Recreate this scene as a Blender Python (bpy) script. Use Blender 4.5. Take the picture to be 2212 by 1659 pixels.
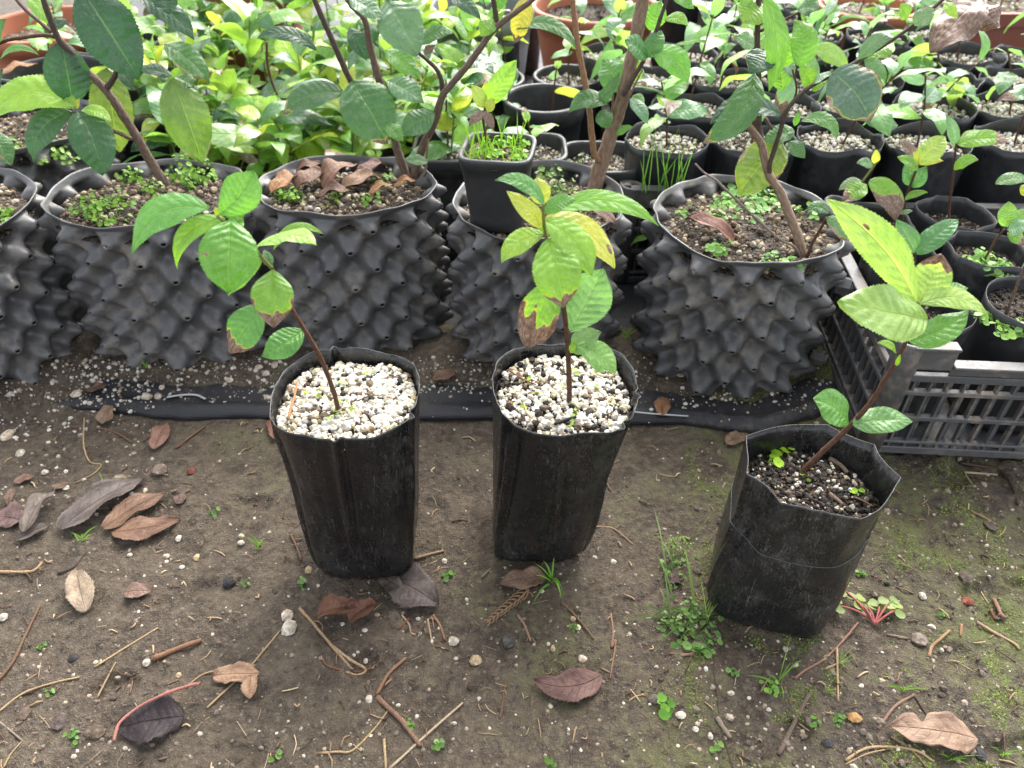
import bpy, math, random
import numpy as np
from mathutils import Vector, Matrix, noise

for _o in list(bpy.data.objects):
    bpy.data.objects.remove(_o)
scene = bpy.context.scene
COL = scene.collection
R = math.radians
PI = math.pi
V = Vector

# ------------------------------------------------------------------ camera
CAM_H, PITCH, FPX = 0.5, 40.0, 1670.0          # metres, degrees below level, focal length for a 2212 px wide frame
cam_d = bpy.data.cameras.new('camera')
cam_d.sensor_width = 36.0
cam_d.lens = FPX / 2212.0 * 36.0
cam_d.clip_start, cam_d.clip_end = 0.01, 500.0
cam_d.dof.use_dof = True
cam_d.dof.focus_distance = 0.56
cam_d.dof.aperture_fstop = 10.0
cam = bpy.data.objects.new('camera', cam_d)
COL.objects.link(cam)
cam.location = (0, 0, CAM_H)
cam.rotation_euler = (R(90 - PITCH), 0, 0)
scene.camera = cam

# ------------------------------------------------------------------ sky, sun, exposure
SUN_EL, SUN_AZ = 48.0, 18.0                     # degrees; azimuth clockwise from +Y
world = bpy.data.worlds.new('World')
scene.world = world
world.use_nodes = True
_nt = world.node_tree
_nt.nodes.clear()
_sky = _nt.nodes.new('ShaderNodeTexSky')
_sky.sky_type = 'NISHITA'
_sky.sun_disc = False
_sky.sun_elevation = R(SUN_EL)
_sky.sun_rotation = R(SUN_AZ)
_sky.dust_density = 4.0
_sky.air_density = 1.0
_hs = _nt.nodes.new('ShaderNodeHueSaturation')
_hs.inputs['Saturation'].default_value = 0.28
_bg = _nt.nodes.new('ShaderNodeBackground')
_bg.inputs['Strength'].default_value = 0.15
_wo = _nt.nodes.new('ShaderNodeOutputWorld')
_nt.links.new(_sky.outputs[0], _hs.inputs['Color'])
_nt.links.new(_hs.outputs[0], _bg.inputs['Color'])
_nt.links.new(_bg.outputs[0], _wo.inputs['Surface'])
sun_d = bpy.data.lights.new('sun', 'SUN')
sun_d.energy = 1.4
sun_d.angle = R(50)
sun_d.color = (1.0, 0.96, 0.9)
sun = bpy.data.objects.new('sun', sun_d)
COL.objects.link(sun)
_sd = V((math.sin(R(SUN_AZ)) * math.cos(R(SUN_EL)), math.cos(R(SUN_AZ)) * math.cos(R(SUN_EL)), math.sin(R(SUN_EL))))
sun.rotation_euler = (-_sd).to_track_quat('-Z', 'Y').to_euler()
sun.location = _sd * 5
scene.view_settings.view_transform = 'Standard'
scene.view_settings.look = 'None'
scene.view_settings.gamma = 1.0
scene.view_settings.exposure = 2.0
scene.view_settings.use_curve_mapping = False
scene.cycles.use_denoising = True
scene.cycles.max_bounces = 8
scene.cycles.transparent_max_bounces = 8

# ------------------------------------------------------------------ placing: photo pixel (2212 wide) -> point on a level or depth plane
CAM = V((0, 0, CAM_H))
FWD = V((0, math.cos(R(PITCH)), -math.sin(R(PITCH))))
UPV = V((0, math.sin(R(PITCH)), math.cos(R(PITCH))))
RGT = V((1, 0, 0))
def ray(x, y):
    return FWD + RGT * ((x - 1106.0) / FPX) + UPV * ((829.5 - y) / FPX)
def G(x, y, z=0.0):
    d = ray(x, y)
    return CAM + d * ((z - CAM_H) / d.z)
def A(x, y, Y):
    d = ray(x, y)
    return CAM + d * (Y / d.y)
def S(p, px):                                   # size in metres of px photo pixels at point p
    return px * (p - CAM).dot(FWD) / FPX

def nz(x, y, z=0.0):
    return noise.noise(V((x, y, z)))
def sstep(a, b, t):
    t = min(1.0, max(0.0, (t - a) / (b - a)))
    return t * t * (3 - 2 * t)

# ------------------------------------------------------------------ objects
def tag(o, label=None, cat=None, group=None, kind=None):
    if label: o['label'] = label
    if cat: o['category'] = cat
    if group: o['group'] = group
    if kind: o['kind'] = kind
    return o
def empty(name, loc):
    o = bpy.data.objects.new(name, None)
    o.empty_display_size = 0.01
    COL.objects.link(o)
    o.location = loc
    return o
def mesh(name, verts, faces, uvs=None, attrs=None, smooth=True):
    me = bpy.data.meshes.new(name)
    me.from_pydata([tuple(v) for v in verts], [], faces)
    if uvs is not None:
        l = me.uv_layers.new(name='UVMap')
        idx = np.zeros(len(me.loops), dtype=np.int32)
        me.loops.foreach_get('vertex_index', idx)
        l.data.foreach_set('uv', np.asarray(uvs, dtype=np.float32)[idx].ravel())
    for k, a in (attrs or {}).items():
        at = me.attributes.new(k, 'FLOAT', 'POINT')
        at.data.foreach_set('value', np.asarray(a, dtype=np.float32))
    if smooth:
        me.polygons.foreach_set('use_smooth', [True] * len(me.polygons))
    me.update()
    return me
def put(name, me, mat, parent=None, loc=(0, 0, 0), color=None):
    o = bpy.data.objects.new(name, me)
    COL.objects.link(o)
    if mat is not None and len(me.materials) == 0:
        me.materials.append(mat)
    o.location = loc
    if parent is not None:
        o.parent = parent
    if color is not None:
        o.color = (color[0], color[1], color[2], 1.0)
    return o
def build(name, verts, faces, mat, parent=None, color=None, uvs=None, attrs=None, smooth=True):
    """world-space vertices; origin at the parent, or at the base of the thing itself"""
    if parent is not None:
        org = V(parent.location)
        if parent.parent is not None: org = org + V(parent.parent.location)
    else:
        a = np.array([tuple(v) for v in verts])
        org = V((a[:, 0].mean(), a[:, 1].mean(), a[:, 2].min()))
    vs = [V(v) - org for v in verts]
    return put(name, mesh(name, vs, faces, uvs, attrs, smooth), mat, parent, (0, 0, 0) if parent is not None else org, color)
def copy_tree(o, parent=None):
    c = o.copy()
    COL.objects.link(c)
    c.parent = parent
    for ch in o.children:
        copy_tree(ch, c)
    return c

# ------------------------------------------------------------------ shapes
def catmull(pts, n=6):
    P = [V(p) for p in pts]
    if len(P) < 3: 
        return [P[0].lerp(P[-1], i / n) for i in range(n + 1)]
    out = []
    for i in range(len(P) - 1):
        p0 = P[i - 1] if i else P[0] * 2 - P[1]
        p1, p2 = P[i], P[i + 1]
        p3 = P[i + 2] if i + 2 < len(P) else P[-1] * 2 - P[-2]
        for k in range(n):
            t = k / n
            out.append(0.5 * ((2 * p1) + (p2 - p0) * t + (2 * p0 - 5 * p1 + 4 * p2 - p3) * t * t + (3 * p1 - p0 - 3 * p2 + p3) * t ** 3))
    out.append(P[-1])
    return out
def tube(pts, r0, r1=None, sides=8, n=6, rough=0.0, seed=0.0, flat=1.0):
    c = catmull(pts, n)
    r1 = r0 if r1 is None else r1
    vs, fs, uv = [], [], []
    t = (c[1] - c[0]).normalized()
    a = t.orthogonal().normalized()
    m = len(c)
    for i, p in enumerate(c):
        t = (c[min(i + 1, m - 1)] - c[max(i - 1, 0)]).normalized()
        a = (a - t * a.dot(t)).normalized()
        b = t.cross(a)
        r = r0 + (r1 - r0) * i / (m - 1)
        for k in range(sides):
            th = 2 * PI * k / sides
            rr = r * (1 + rough * nz(i * 0.7 + seed, k * 1.3, seed))
            vs.append(p + a * math.cos(th) * rr + b * math.sin(th) * rr * flat)
            uv.append((i / (m - 1), k / sides))
    for i in range(m - 1):
        for k in range(sides):
            k2 = (k + 1) % sides
            fs.append((i * sides + k, i * sides + k2, (i + 1) * sides + k2, (i + 1) * sides + k))
    fs.append(tuple(range(sides))[::-1])
    fs.append(tuple((m - 1) * sides + k for k in range(sides)))
    return vs, fs, uv
class Bag:                                       # collects shapes that make one part
    def __init__(self): self.v, self.f, self.uv, self.at = [], [], [], []
    def add(self, vs, fs, uv=None, at=0.0):
        n = len(self.v)
        self.v += list(vs)
        self.f += [tuple(i + n for i in f) for f in fs]
        self.uv += list(uv) if uv else [(0, 0)] * len(vs)
        self.at += [at] * len(vs)
        return self
def box(c, sx, sy, sz, rz=0.0, bev=0.0):
    x, y, z = sx / 2, sy / 2, sz / 2
    M = Matrix.Rotation(rz, 3, 'Z')
    vs, fs = [], []
    if bev <= 0:
        for dz in (-z, z):
            for dx, dy in ((-x, -y), (x, -y), (x, y), (-x, y)):
                vs.append(V(c) + M @ V((dx, dy, dz)))
        fs = [(3, 2, 1, 0), (4, 5, 6, 7), (0, 1, 5, 4), (1, 2, 6, 5), (2, 3, 7, 6), (3, 0, 4, 7)]
    else:
        b = bev
        rings = [(-z, -b), (-z + b, 0), (z - b, 0), (z, -b)]
        for dz, i in rings:
            X, Y = x + i, y + i
            for dx, dy in ((-X + b, -Y), (X - b, -Y), (X, -Y + b), (X, Y - b), (X - b, Y), (-X + b, Y), (-X, Y - b), (-X, -Y + b)):
                vs.append(V(c) + M @ V((dx, dy, dz)))
        for i in range(3):
            for k in range(8):
                k2 = (k + 1) % 8
                fs.append((i * 8 + k, i * 8 + k2, i * 8 + 8 + k2, i * 8 + 8 + k))
        fs.append(tuple(range(8))[::-1]); fs.append(tuple(range(24, 32)))
    return vs, fs
def ico(n=1):
    import bmesh
    bm = bmesh.new()
    bmesh.ops.create_icosphere(bm, subdivisions=n, radius=1.0)
    vs = np.array([v.co[:] for v in bm.verts]); fs = [tuple(v.index for v in f.verts) for f in bm.faces]
    bm.free()
    return vs, fs
_ICO = {n: ico(n) for n in (1, 2)}
_rv = np.random.RandomState(5)
def lump_variants(n, count=8, amp=0.28):
    vs, fs = _ICO[n]
    out = []
    for k in range(count):
        off = V(_rv.rand(3) * 50)
        s = np.array([1 + amp * (noise.noise(V(v) * 1.1 + off) + 0.5 * noise.noise(V(v) * 2.6 + off)) for v in vs])
        out.append(vs * s[:, None] * (0.75 + 0.5 * _rv.rand(3)))
    return out
_LUMPS = {n: lump_variants(n) for n in (1, 2)}
def grains(pts, sizes, n=1, rs=None):
    """many small lumps as one piece of geometry; attribute 'tint' is one random number a lump"""
    rs = rs or np.random.RandomState(3)
    V_, F_, T_ = [], [], []
    base = 0
    fs = np.array(_ICO[n][1])
    for p, s in zip(pts, sizes):
        lv = _LUMPS[n][rs.randint(8)]
        q = rs.randn(4); q /= np.linalg.norm(q)
        w, x, y, z = q
        Mx = np.array([[1 - 2 * (y * y + z * z), 2 * (x * y - z * w), 2 * (x * z + y * w)],
                       [2 * (x * y + z * w), 1 - 2 * (x * x + z * z), 2 * (y * z - x * w)],
                       [2 * (x * z - y * w), 2 * (y * z + x * w), 1 - 2 * (x * x + y * y)]])
        V_.append(lv @ Mx.T * (s / 2) + np.array(p)); F_.append(fs + base); T_.append(np.full(len(lv), rs.rand()))
        base += len(lv)
    return np.vstack(V_), [tuple(int(i) for i in f) for f in np.vstack(F_)], np.concatenate(T_)

# ------------------------------------------------------------------ materials
MATS = {}
class NB:
    def __init__(self, name):
        m = bpy.data.materials.new(name); m.use_nodes = True
        self.m, self.t = m, m.node_tree
        self.t.nodes.clear()
        self.out = self.n('OutputMaterial')
        MATS[name] = m
    def n(self, typ, **kw):
        nd = self.t.nodes.new('ShaderNode' + typ)
        for k, v in kw.items(): setattr(nd, k, v)
        return nd
    def put(self, sock, val):
        if hasattr(val, 'is_output') or isinstance(val, bpy.types.NodeSocket): self.t.links.new(val, sock)
        else:
            if isinstance(val, tuple) and len(val) == 3 and sock.type == 'RGBA': val = val + (1.0,)
            sock.default_value = val
    def math(self, op, a, b=0.0, c=None, clamp=False):
        nd = self.n('Math', operation=op); nd.use_clamp = clamp
        self.put(nd.inputs[0], a); self.put(nd.inputs[1], b)
        if c is not None: self.put(nd.inputs[2], c)
        return nd.outputs[0]
    def step(self, x, a, b, lo=0.0, hi=1.0):
        nd = self.n('MapRange', interpolation_type='SMOOTHSTEP')
        for i, v in enumerate((x, a, b, lo, hi)): self.put(nd.inputs[i], v)
        return nd.outputs[0]
    def mix(self, f, a, b, mode='MIX'):
        nd = self.n('Mix', data_type='RGBA', blend_type=mode)
        self.put(nd.inputs[0], f); self.put(nd.inputs[6], a); self.put(nd.inputs[7], b)
        return nd.outputs[2]
    def noise(self, vec, scale, detail=4.0, rough=0.55, dist=0.0):
        nd = self.n('TexNoise')
        if vec is not None: self.put(nd.inputs['Vector'], vec)
        nd.inputs['Scale'].default_value = scale; nd.inputs['Detail'].default_value = detail
        nd.inputs['Roughness'].default_value = rough; nd.inputs['Distortion'].default_value = dist
        return nd.outputs[0]
    def mapping(self, vec, scale=(1, 1, 1), rot=(0, 0, 0)):
        nd = self.n('Mapping')
        self.put(nd.inputs['Vector'], vec); nd.inputs['Scale'].default_value = scale; nd.inputs['Rotation'].default_value = rot
        return nd.outputs[0]
    def ramp(self, f, stops):
        nd = self.n('ValToRGB')
        self.put(nd.inputs[0], f)
        e = nd.color_ramp.elements
        while len(e) < len(stops): e.new(0.5)
        for i, (p, c) in enumerate(stops):
            e[i].position = p; e[i].color = tuple(c) + (1.0,)
        return nd.outputs[0]
    def bump(self, h, dist, strength=1.0, normal=None):
        nd = self.n('Bump')
        nd.inputs['Strength'].default_value = strength; nd.inputs['Distance'].default_value = dist
        self.put(nd.inputs['Height'], h)
        if normal is not None: self.put(nd.inputs['Normal'], normal)
        return nd.outputs[0]
    def pbr(self, col, rough=0.5, spec=0.5, normal=None, coat=0.0):
        nd = self.n('BsdfPrincipled')
        self.put(nd.inputs['Base Color'], col); self.put(nd.inputs['Roughness'], rough)
        self.put(nd.inputs['Specular IOR Level'], spec)
        if coat: nd.inputs['Coat Weight'].default_value = coat; nd.inputs['Coat Roughness'].default_value = 0.17
        if normal is not None: self.put(nd.inputs['Normal'], normal)
        return nd.outputs[0]
    def done(self, sh):
        self.t.links.new(sh, self.out.inputs['Surface'])
        return self.m
    def obj(self): return self.n('TexCoord').outputs['Object']
    def pos(self): return self.n('NewGeometry').outputs['Position']

def leaf_material(name, dead=False):
    b = NB(name)
    oi = b.n('ObjectInfo')
    uv = b.n('TexCoord').outputs['UV']
    sp = b.n('SeparateXYZ'); b.put(sp.inputs[0], uv)
    u = sp.outputs[0]
    v = b.math('ABSOLUTE', b.math('SUBTRACT', b.math('MULTIPLY', sp.outputs[1], 2.0), 1.0))
    rnd = b.math('MULTIPLY', oi.outputs['Random'], 37.0)
    vec = b.n('CombineXYZ'); b.put(vec.inputs[0], u); b.put(vec.inputs[1], sp.outputs[1]); b.put(vec.inputs[2], rnd)
    vec = vec.outputs[0]
    n1 = b.noise(vec, 3.0, 3.0)
    n2 = b.noise(vec, 14.0, 4.0)
    wob = b.math('MULTIPLY', b.math('SUBTRACT', n1, 0.5), 0.12)
    ph = b.math('MULTIPLY', b.math('ADD', b.math('SUBTRACT', u, b.math('MULTIPLY', v, 0.17)), wob), 9.0)
    pp = b.math('PINGPONG', ph, 0.5)
    vein = b.math('MULTIPLY', b.step(pp, 0.0, 0.06, 1.0, 0.0), b.step(v, 0.55, 1.0, 1.0, 0.0))
    mid = b.step(v, 0.0, 0.06, 1.0, 0.0)
    net = b.n('TexVoronoi', feature='DISTANCE_TO_EDGE'); b.put(net.inputs['Vector'], b.mapping(vec, (1.0, 0.55, 1.0))); net.inputs['Scale'].default_value = 26.0
    netm = b.step(net.outputs['Distance'], 0.0, 0.08, 1.0, 0.0)
    veins = b.math('MAXIMUM', b.math('MULTIPLY', vein, 0.5), b.math('MULTIPLY', mid, 1.5))
    col = oi.outputs['Color'] if dead else b.mix(1.0, oi.outputs['Color'], (1.18, 1.2, 1.3), 'MULTIPLY')
    if dead:
        c = b.mix(b.step(n1, 0.3, 0.7), col, b.mix(1.0, col, (0.5, 0.45, 0.42), 'MULTIPLY'))
        c = b.mix(b.step(n2, 0.55, 0.75), c, b.mix(1.0, col, (1.35, 1.3, 1.2), 'MULTIPLY'))
        c = b.mix(b.math('MULTIPLY', veins, 0.35), c, b.mix(1.0, col, (0.6, 0.5, 0.45), 'MULTIPLY'))
        c = b.mix(b.step(b.noise(vec, 33.0, 2.0), 0.66, 0.72), c, (0.03, 0.024, 0.02))
        h = b.math('ADD', b.math('MULTIPLY', n2, 0.6), b.math('MULTIPLY', b.math('SUBTRACT', 1.0, veins), 0.5))
        nrm = b.bump(h, 0.0012, 0.8)
        return b.done(b.pbr(c, 0.62, 0.35, nrm))
    lite = b.mix(1.0, col, (1.55, 1.35, 1.5), 'MULTIPLY')
    dark = b.mix(1.0, col, (0.72, 0.8, 0.7), 'MULTIPLY')
    c = b.mix(b.step(n1, 0.32, 0.7), dark, col)
    c = b.mix(b.step(n2, 0.5, 0.8, 0.0, 0.5), c, lite)
    c = b.mix(b.math('MULTIPLY', veins, 0.38), c, lite)
    c = b.mix(b.math('MULTIPLY', b.math('MINIMUM', mid, 1.0), 0.55), c, b.mix(0.55, lite, (0.22, 0.36, 0.09)))
    c = b.mix(b.math('MULTIPLY', netm, 0.10), c, dark)
    back = b.n('NewGeometry').outputs['Backfacing']
    c = b.mix(b.math('MULTIPLY', back, 0.45), c, b.mix(0.5, lite, (0.22, 0.30, 0.12)))
    # scorched margins, spots and blemishes
    at = b.n('Attribute', attribute_name='brown').outputs['Fac']
    bf = b.math('ADD', at, b.math('MULTIPLY', b.math('SUBTRACT', b.noise(vec, 9.0, 4.0), 0.5), 0.35))
    halo = b.step(bf, 0.28, 0.46)
    brown = b.step(bf, 0.46, 0.54)
    bc = b.ramp(b.noise(vec, 17.0, 4.0), [(0.25, (0.05, 0.028, 0.02)), (0.5, (0.17, 0.095, 0.06)), (0.75, (0.36, 0.26, 0.19))])
    c = b.mix(b.math('MULTIPLY', halo, 0.7), c, (0.42, 0.40, 0.06))
    c = b.mix(brown, c, bc)
    spot = b.n('TexVoronoi'); b.put(spot.inputs['Vector'], vec); spot.inputs['Scale'].default_value = 5.0
    spm = b.math('MULTIPLY', b.step(spot.outputs['Distance'], 0.045, 0.07, 1.0, 0.0), b.step(b.noise(vec, 2.3, 1.0), 0.56, 0.6))
    c = b.mix(b.math('MULTIPLY', spm, 0.85), c, (0.05, 0.035, 0.02))
    quilt = b.math('SINE', b.math('MULTIPLY', pp, PI))
    h = b.math('SUBTRACT', b.math('ADD', b.math('MULTIPLY', quilt, 0.22), b.math('MULTIPLY', n2, 0.5)), b.math('MULTIPLY', mid, 0.6))
    h = b.math('SUBTRACT', h, b.math('MULTIPLY', netm, 0.10))
    nrm = b.bump(h, 0.0013, 0.8)
    rough = b.math('ADD', b.math('MULTIPLY', brown, 0.35), b.step(n2, 0.3, 0.7, 0.16, 0.36))
    sh = b.pbr(c, rough, 0.62, nrm, 0.45)
    tr = b.n('BsdfTranslucent')
    b.put(tr.inputs['Color'], b.mix(1.0, c, (1.28, 1.25, 0.95), 'MULTIPLY')); b.put(tr.inputs['Normal'], nrm)
    mx = b.n('MixShader'); b.put(mx.inputs[0], b.math('SUBTRACT', 0.42, b.math('MULTIPLY', brown, 0.3)))
    b.put(mx.inputs[1], sh); b.put(mx.inputs[2], tr.outputs[0])
    return b.done(mx.outputs[0])
M_LEAF = leaf_material('leaf')
M_DEAD = leaf_material('dead_leaf', True)

def weed_material():
    b = NB('weed')
    oi = b.n('ObjectInfo')
    t = b.n('Attribute', attribute_name='tint').outputs['Fac']
    c = b.mix(t, oi.outputs['Color'], b.mix(1.0, oi.outputs['Color'], (1.7, 1.45, 1.1), 'MULTIPLY'))
    sh = b.pbr(c, 0.45, 0.4)
    tr = b.n('BsdfTranslucent'); b.put(tr.inputs['Color'], c)
    mx = b.n('MixShader'); mx.inputs[0].default_value = 0.35
    b.put(mx.inputs[1], sh); b.put(mx.inputs[2], tr.outputs[0])
    return b.done(mx.outputs[0])
M_WEED = weed_material()

def bark_material(name, c1, c2, c3, scale=1.0):
    b = NB(name)
    oi = b.n('ObjectInfo')
    uv = b.n('TexCoord').outputs['UV']
    o = b.obj()
    n1 = b.noise(b.mapping(uv, (6 * scale, 2.5, 1)), 5.0, 5.0, 0.65)
    n2 = b.noise(o, 900.0, 3.0)
    c = b.ramp(n1, [(0.25, c1), (0.5, c2), (0.78, c3)])
    c = b.mix(b.step(n2, 0.5, 0.8, 0.0, 0.6), c, c3)
    nrm = b.bump(b.math('ADD', n1, b.math('MULTIPLY', n2, 0.4)), 0.0012, 0.9)
    return b.done(b.pbr(c, 0.72, 0.3, nrm))
M_BARK_RED = bark_material('seedling_bark', (0.035, 0.014, 0.009), (0.085, 0.038, 0.022), (0.20, 0.11, 0.065))
M_BARK_TAN = bark_material('tan_bark', (0.10, 0.062, 0.038), (0.21, 0.14, 0.095), (0.36, 0.27, 0.20))
M_BARK_DARK = bark_material('dark_bark', (0.025, 0.016, 0.013), (0.065, 0.042, 0.033), (0.15, 0.11, 0.09))
M_BARK_BROWN = bark_material('brown_bark', (0.05, 0.03, 0.022), (0.115, 0.075, 0.055), (0.24, 0.18, 0.14))
M_STEM_GREEN = bark_material('green_stem', (0.10, 0.13, 0.03), (0.18, 0.20, 0.05), (0.26, 0.22, 0.10))
def twig_material():
    b = NB('twig')
    oi = b.n('ObjectInfo')
    uv = b.n('TexCoord').outputs['UV']
    n1 = b.noise(b.mapping(uv, (14, 2.0, 1)), 4.0, 5.0, 0.65)
    col = oi.outputs['Color']
    c = b.mix(b.step(n1, 0.25, 0.75), b.mix(1.0, col, (0.42, 0.4, 0.38), 'MULTIPLY'), b.mix(1.0, col, (1.3, 1.25, 1.2), 'MULTIPLY'))
    return b.done(b.pbr(c, 0.65, 0.3, b.bump(n1, 0.0006, 0.8)))
M_TWIG = twig_material()

def plastic(name, base, dust, dust_amt, rough, scratch=True, scale=1.0, fine=0.5, cloud=1.0):
    b = NB(name)
    oi = b.n('ObjectInfo')
    o = b.n('VectorMath', operation='ADD')
    b.put(o.inputs[0], b.obj())
    cb = b.n('CombineXYZ'); b.put(cb.inputs[0], b.math('MULTIPLY', oi.outputs['Random'], 3.0)); b.put(o.inputs[1], cb.outputs[0])
    o = o.outputs[0]
    n1 = b.noise(o, 16.0 * scale, 5.0, 0.62, 0.4)
    n2 = b.noise(o, 95.0 * scale, 4.0, 0.6)
    n3 = b.noise(o, 700.0 * scale, 2.0, 0.5)
    m = b.math('MULTIPLY', b.step(n1, 0.42, 0.68), b.step(n2, 0.38, 0.66))
    if cloud != 1.0: m = b.math('MULTIPLY', m, cloud)
    if scratch:
        s1 = b.noise(b.mapping(o, (1100, 1100, 75), (0.3, 0.1, 0.2)), 1.0, 2.0, 0.5, 0.8)
        s2 = b.noise(b.mapping(o, (900, 900, 60), (-0.6, 0.5, 0.0)), 1.0, 2.0, 0.5, 1.2)
        sc = b.math('MAXIMUM', b.step(s1, 0.62, 0.70), b.step(s2, 0.64, 0.72))
        m = b.math('ADD', m, b.math('MULTIPLY', b.math('MULTIPLY', sc, b.step(n1, 0.36, 0.58)), 0.9), clamp=True)
    speck = b.math('MULTIPLY', b.step(n3, 0.60, 0.70), b.step(n1, 0.35, 0.6))
    m = b.math('MULTIPLY', b.math('ADD', m, b.math('MULTIPLY', speck, fine), clamp=True), dust_amt)
    c = b.mix(m, base, dust)
    rg = b.math('ADD', b.math('MULTIPLY', m, 0.5), b.step(n2, 0.3, 0.7, rough - 0.06, rough + 0.1), clamp=True)
    h = b.math('ADD', b.math('MULTIPLY', n2, 0.6), b.math('MULTIPLY', n1, 1.6))
    return b.done(b.pbr(c, rg, 0.5, b.bump(h, 0.0016, 0.28 if scratch else 0.5)))
M_BAG = plastic('black_film', (0.0070, 0.0070, 0.0078), (0.11, 0.106, 0.10), 0.60, 0.26, True, 1.0, 0.8, 0.30)
M_BAG2 = plastic('black_film_dusty', (0.010, 0.0102, 0.011), (0.12, 0.112, 0.10), 0.66, 0.26, True, 1.0, 0.9, 0.38)
M_BAGR = plastic('black_film_rear', (0.018, 0.019, 0.022), (0.07, 0.07, 0.07), 0.4, 0.33, False)
M_AIRPOT = plastic('dimpled_plastic', (0.068, 0.068, 0.070), (0.20, 0.175, 0.145), 0.85, 0.38, False, 1.0, 0.45)
M_POT = plastic('black_pot_plastic', (0.022, 0.023, 0.025), (0.10, 0.098, 0.093), 0.4, 0.45, False, 1.0, 0.6)
M_CRATE = plastic('crate_plastic', (0.075, 0.076, 0.080), (0.25, 0.20, 0.15), 0.8, 0.42, False, 1.2, 0.5)
M_GREY = plastic('grey_plastic', (0.20, 0.205, 0.21), (0.12, 0.11, 0.10), 0.4, 0.5, False)
M_WHITE = plastic('white_plastic', (0.34, 0.35, 0.36), (0.25, 0.22, 0.18), 0.6, 0.4, False)
M_TERRA = plastic('terracotta', (0.36, 0.115, 0.055), (0.24, 0.13, 0.09), 0.6, 0.6, False)
M_BRICK = plastic('brick_red_plastic', (0.20, 0.060, 0.038), (0.22, 0.12, 0.09), 0.5, 0.5, False)

def cloth_material():
    b = NB('weed_cloth')
    p = b.pos()
    n1 = b.noise(p, 14.0, 5.0, 0.6)
    n2 = b.noise(p, 160.0, 4.0, 0.65)
    w1 = b.n('TexWave', bands_direction='X'); b.put(w1.inputs['Vector'], p); w1.inputs['Scale'].default_value = 260.0
    w2 = b.n('TexWave', bands_direction='Y'); b.put(w2.inputs['Vector'], p); w2.inputs['Scale'].default_value = 260.0
    m = b.math('MULTIPLY', b.step(n1, 0.45, 0.7), b.step(n2, 0.4, 0.65))
    c = b.mix(b.math('MULTIPLY', m, 0.55), (0.012, 0.0125, 0.015), (0.085, 0.07, 0.055))
    h = b.math('ADD', b.math('MULTIPLY', b.math('ADD', w1.outputs['Fac'], w2.outputs['Fac']), 0.25), n2)
    return b.done(b.pbr(c, 0.55, 0.4, b.bump(h, 0.0010, 0.6)))
M_CLOTH = cloth_material()

def ground_material():
    b = NB('muddy_ground')
    p = b.pos()
    sp = b.n('SeparateXYZ'); b.put(sp.inputs[0], p)
    n0 = b.noise(p, 5.0, 4.0, 0.6)
    n1 = b.noise(p, 28.0, 6.0, 0.65)
    n2 = b.noise(p, 150.0, 5.0, 0.65)
    n3 = b.noise(p, 900.0, 4.0, 0.65)
    c = b.ramp(n1, [(0.32, (0.044, 0.032, 0.021)), (0.5, (0.076, 0.057, 0.039)), (0.68, (0.112, 0.087, 0.061))])
    c = b.mix(b.step(n2, 0.50, 0.64, 0.0, 0.7), c, (0.138, 0.108, 0.076))
    c = b.mix(b.step(n2, 0.45, 0.32, 0.0, 0.85), c, (0.026, 0.020, 0.015))
    c = b.mix(b.step(n3, 0.58, 0.66, 0.0, 0.6), c, (0.22, 0.18, 0.135))
    c = b.mix(b.step(n3, 0.40, 0.30, 0.0, 0.6), c, (0.030, 0.023, 0.017))
    # moss: a thin film on the left, thicker patches on the right of the path
    reg = b.step(sp.outputs[0], -0.16, 0.26, 0.16, 0.66)
    mo = b.math('ADD', b.math('MULTIPLY', n0, 0.75), b.math('MULTIPLY', n1, 0.45))
    mo = b.math('ADD', mo, b.math('MULTIPLY', b.math('SUBTRACT', n2, 0.5), 0.45))
    mo = b.step(b.math('ADD', mo, b.math('MULTIPLY', reg, 0.22)), 0.66, 0.92)
    mo = b.math('MULTIPLY', mo, b.math('ADD', 0.30, b.math('MULTIPLY', reg, 0.85)), clamp=True)
    mc = b.ramp(n3, [(0.3, (0.050, 0.062, 0.012)), (0.55, (0.10, 0.125, 0.026)), (0.8, (0.17, 0.20, 0.05))])
    c = b.mix(mo, c, mc)
    rg = b.step(n1, 0.3, 0.65, 0.42, 0.80)
    h = b.math('ADD', b.math('MULTIPLY', n1, 2.2), b.math('ADD', b.math('MULTIPLY', n2, 1.0), b.math('MULTIPLY', n3, 0.35)))
    return b.done(b.pbr(c, rg, 0.35, b.bump(h, 0.0060, 1.0)))
M_GROUND = ground_material()

def soil_material(name, stops, scale=1.0, bump=0.003):
    b = NB(name)
    o = b.pos()
    n1 = b.noise(o, 60.0 * scale, 5.0, 0.65)
    vo = b.n('TexVoronoi'); b.put(vo.inputs['Vector'], o); vo.inputs['Scale'].default_value = 330.0 * scale
    sepc = b.n('SeparateColor'); b.put(sepc.inputs[0], vo.outputs['Color'])
    f = b.math('ADD', b.math('MULTIPLY', sepc.outputs[0], 0.6), b.math('MULTIPLY', n1, 0.4))
    c = b.ramp(f, stops)
    h = b.math('SUBTRACT', b.math('MULTIPLY', n1, 1.2), vo.outputs['Distance'])
    return b.done(b.pbr(c, 0.8, 0.25, b.bump(h, bump, 0.9)))
M_SOIL = soil_material('potting_soil', [(0.3, (0.010, 0.008, 0.006)), (0.55, (0.035, 0.026, 0.018)), (0.8, (0.09, 0.065, 0.045))])
M_SOIL_TAN = soil_material('tan_soil', [(0.25, (0.03, 0.021, 0.014)), (0.5, (0.10, 0.072, 0.048)), (0.8, (0.23, 0.18, 0.125))])

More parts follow.
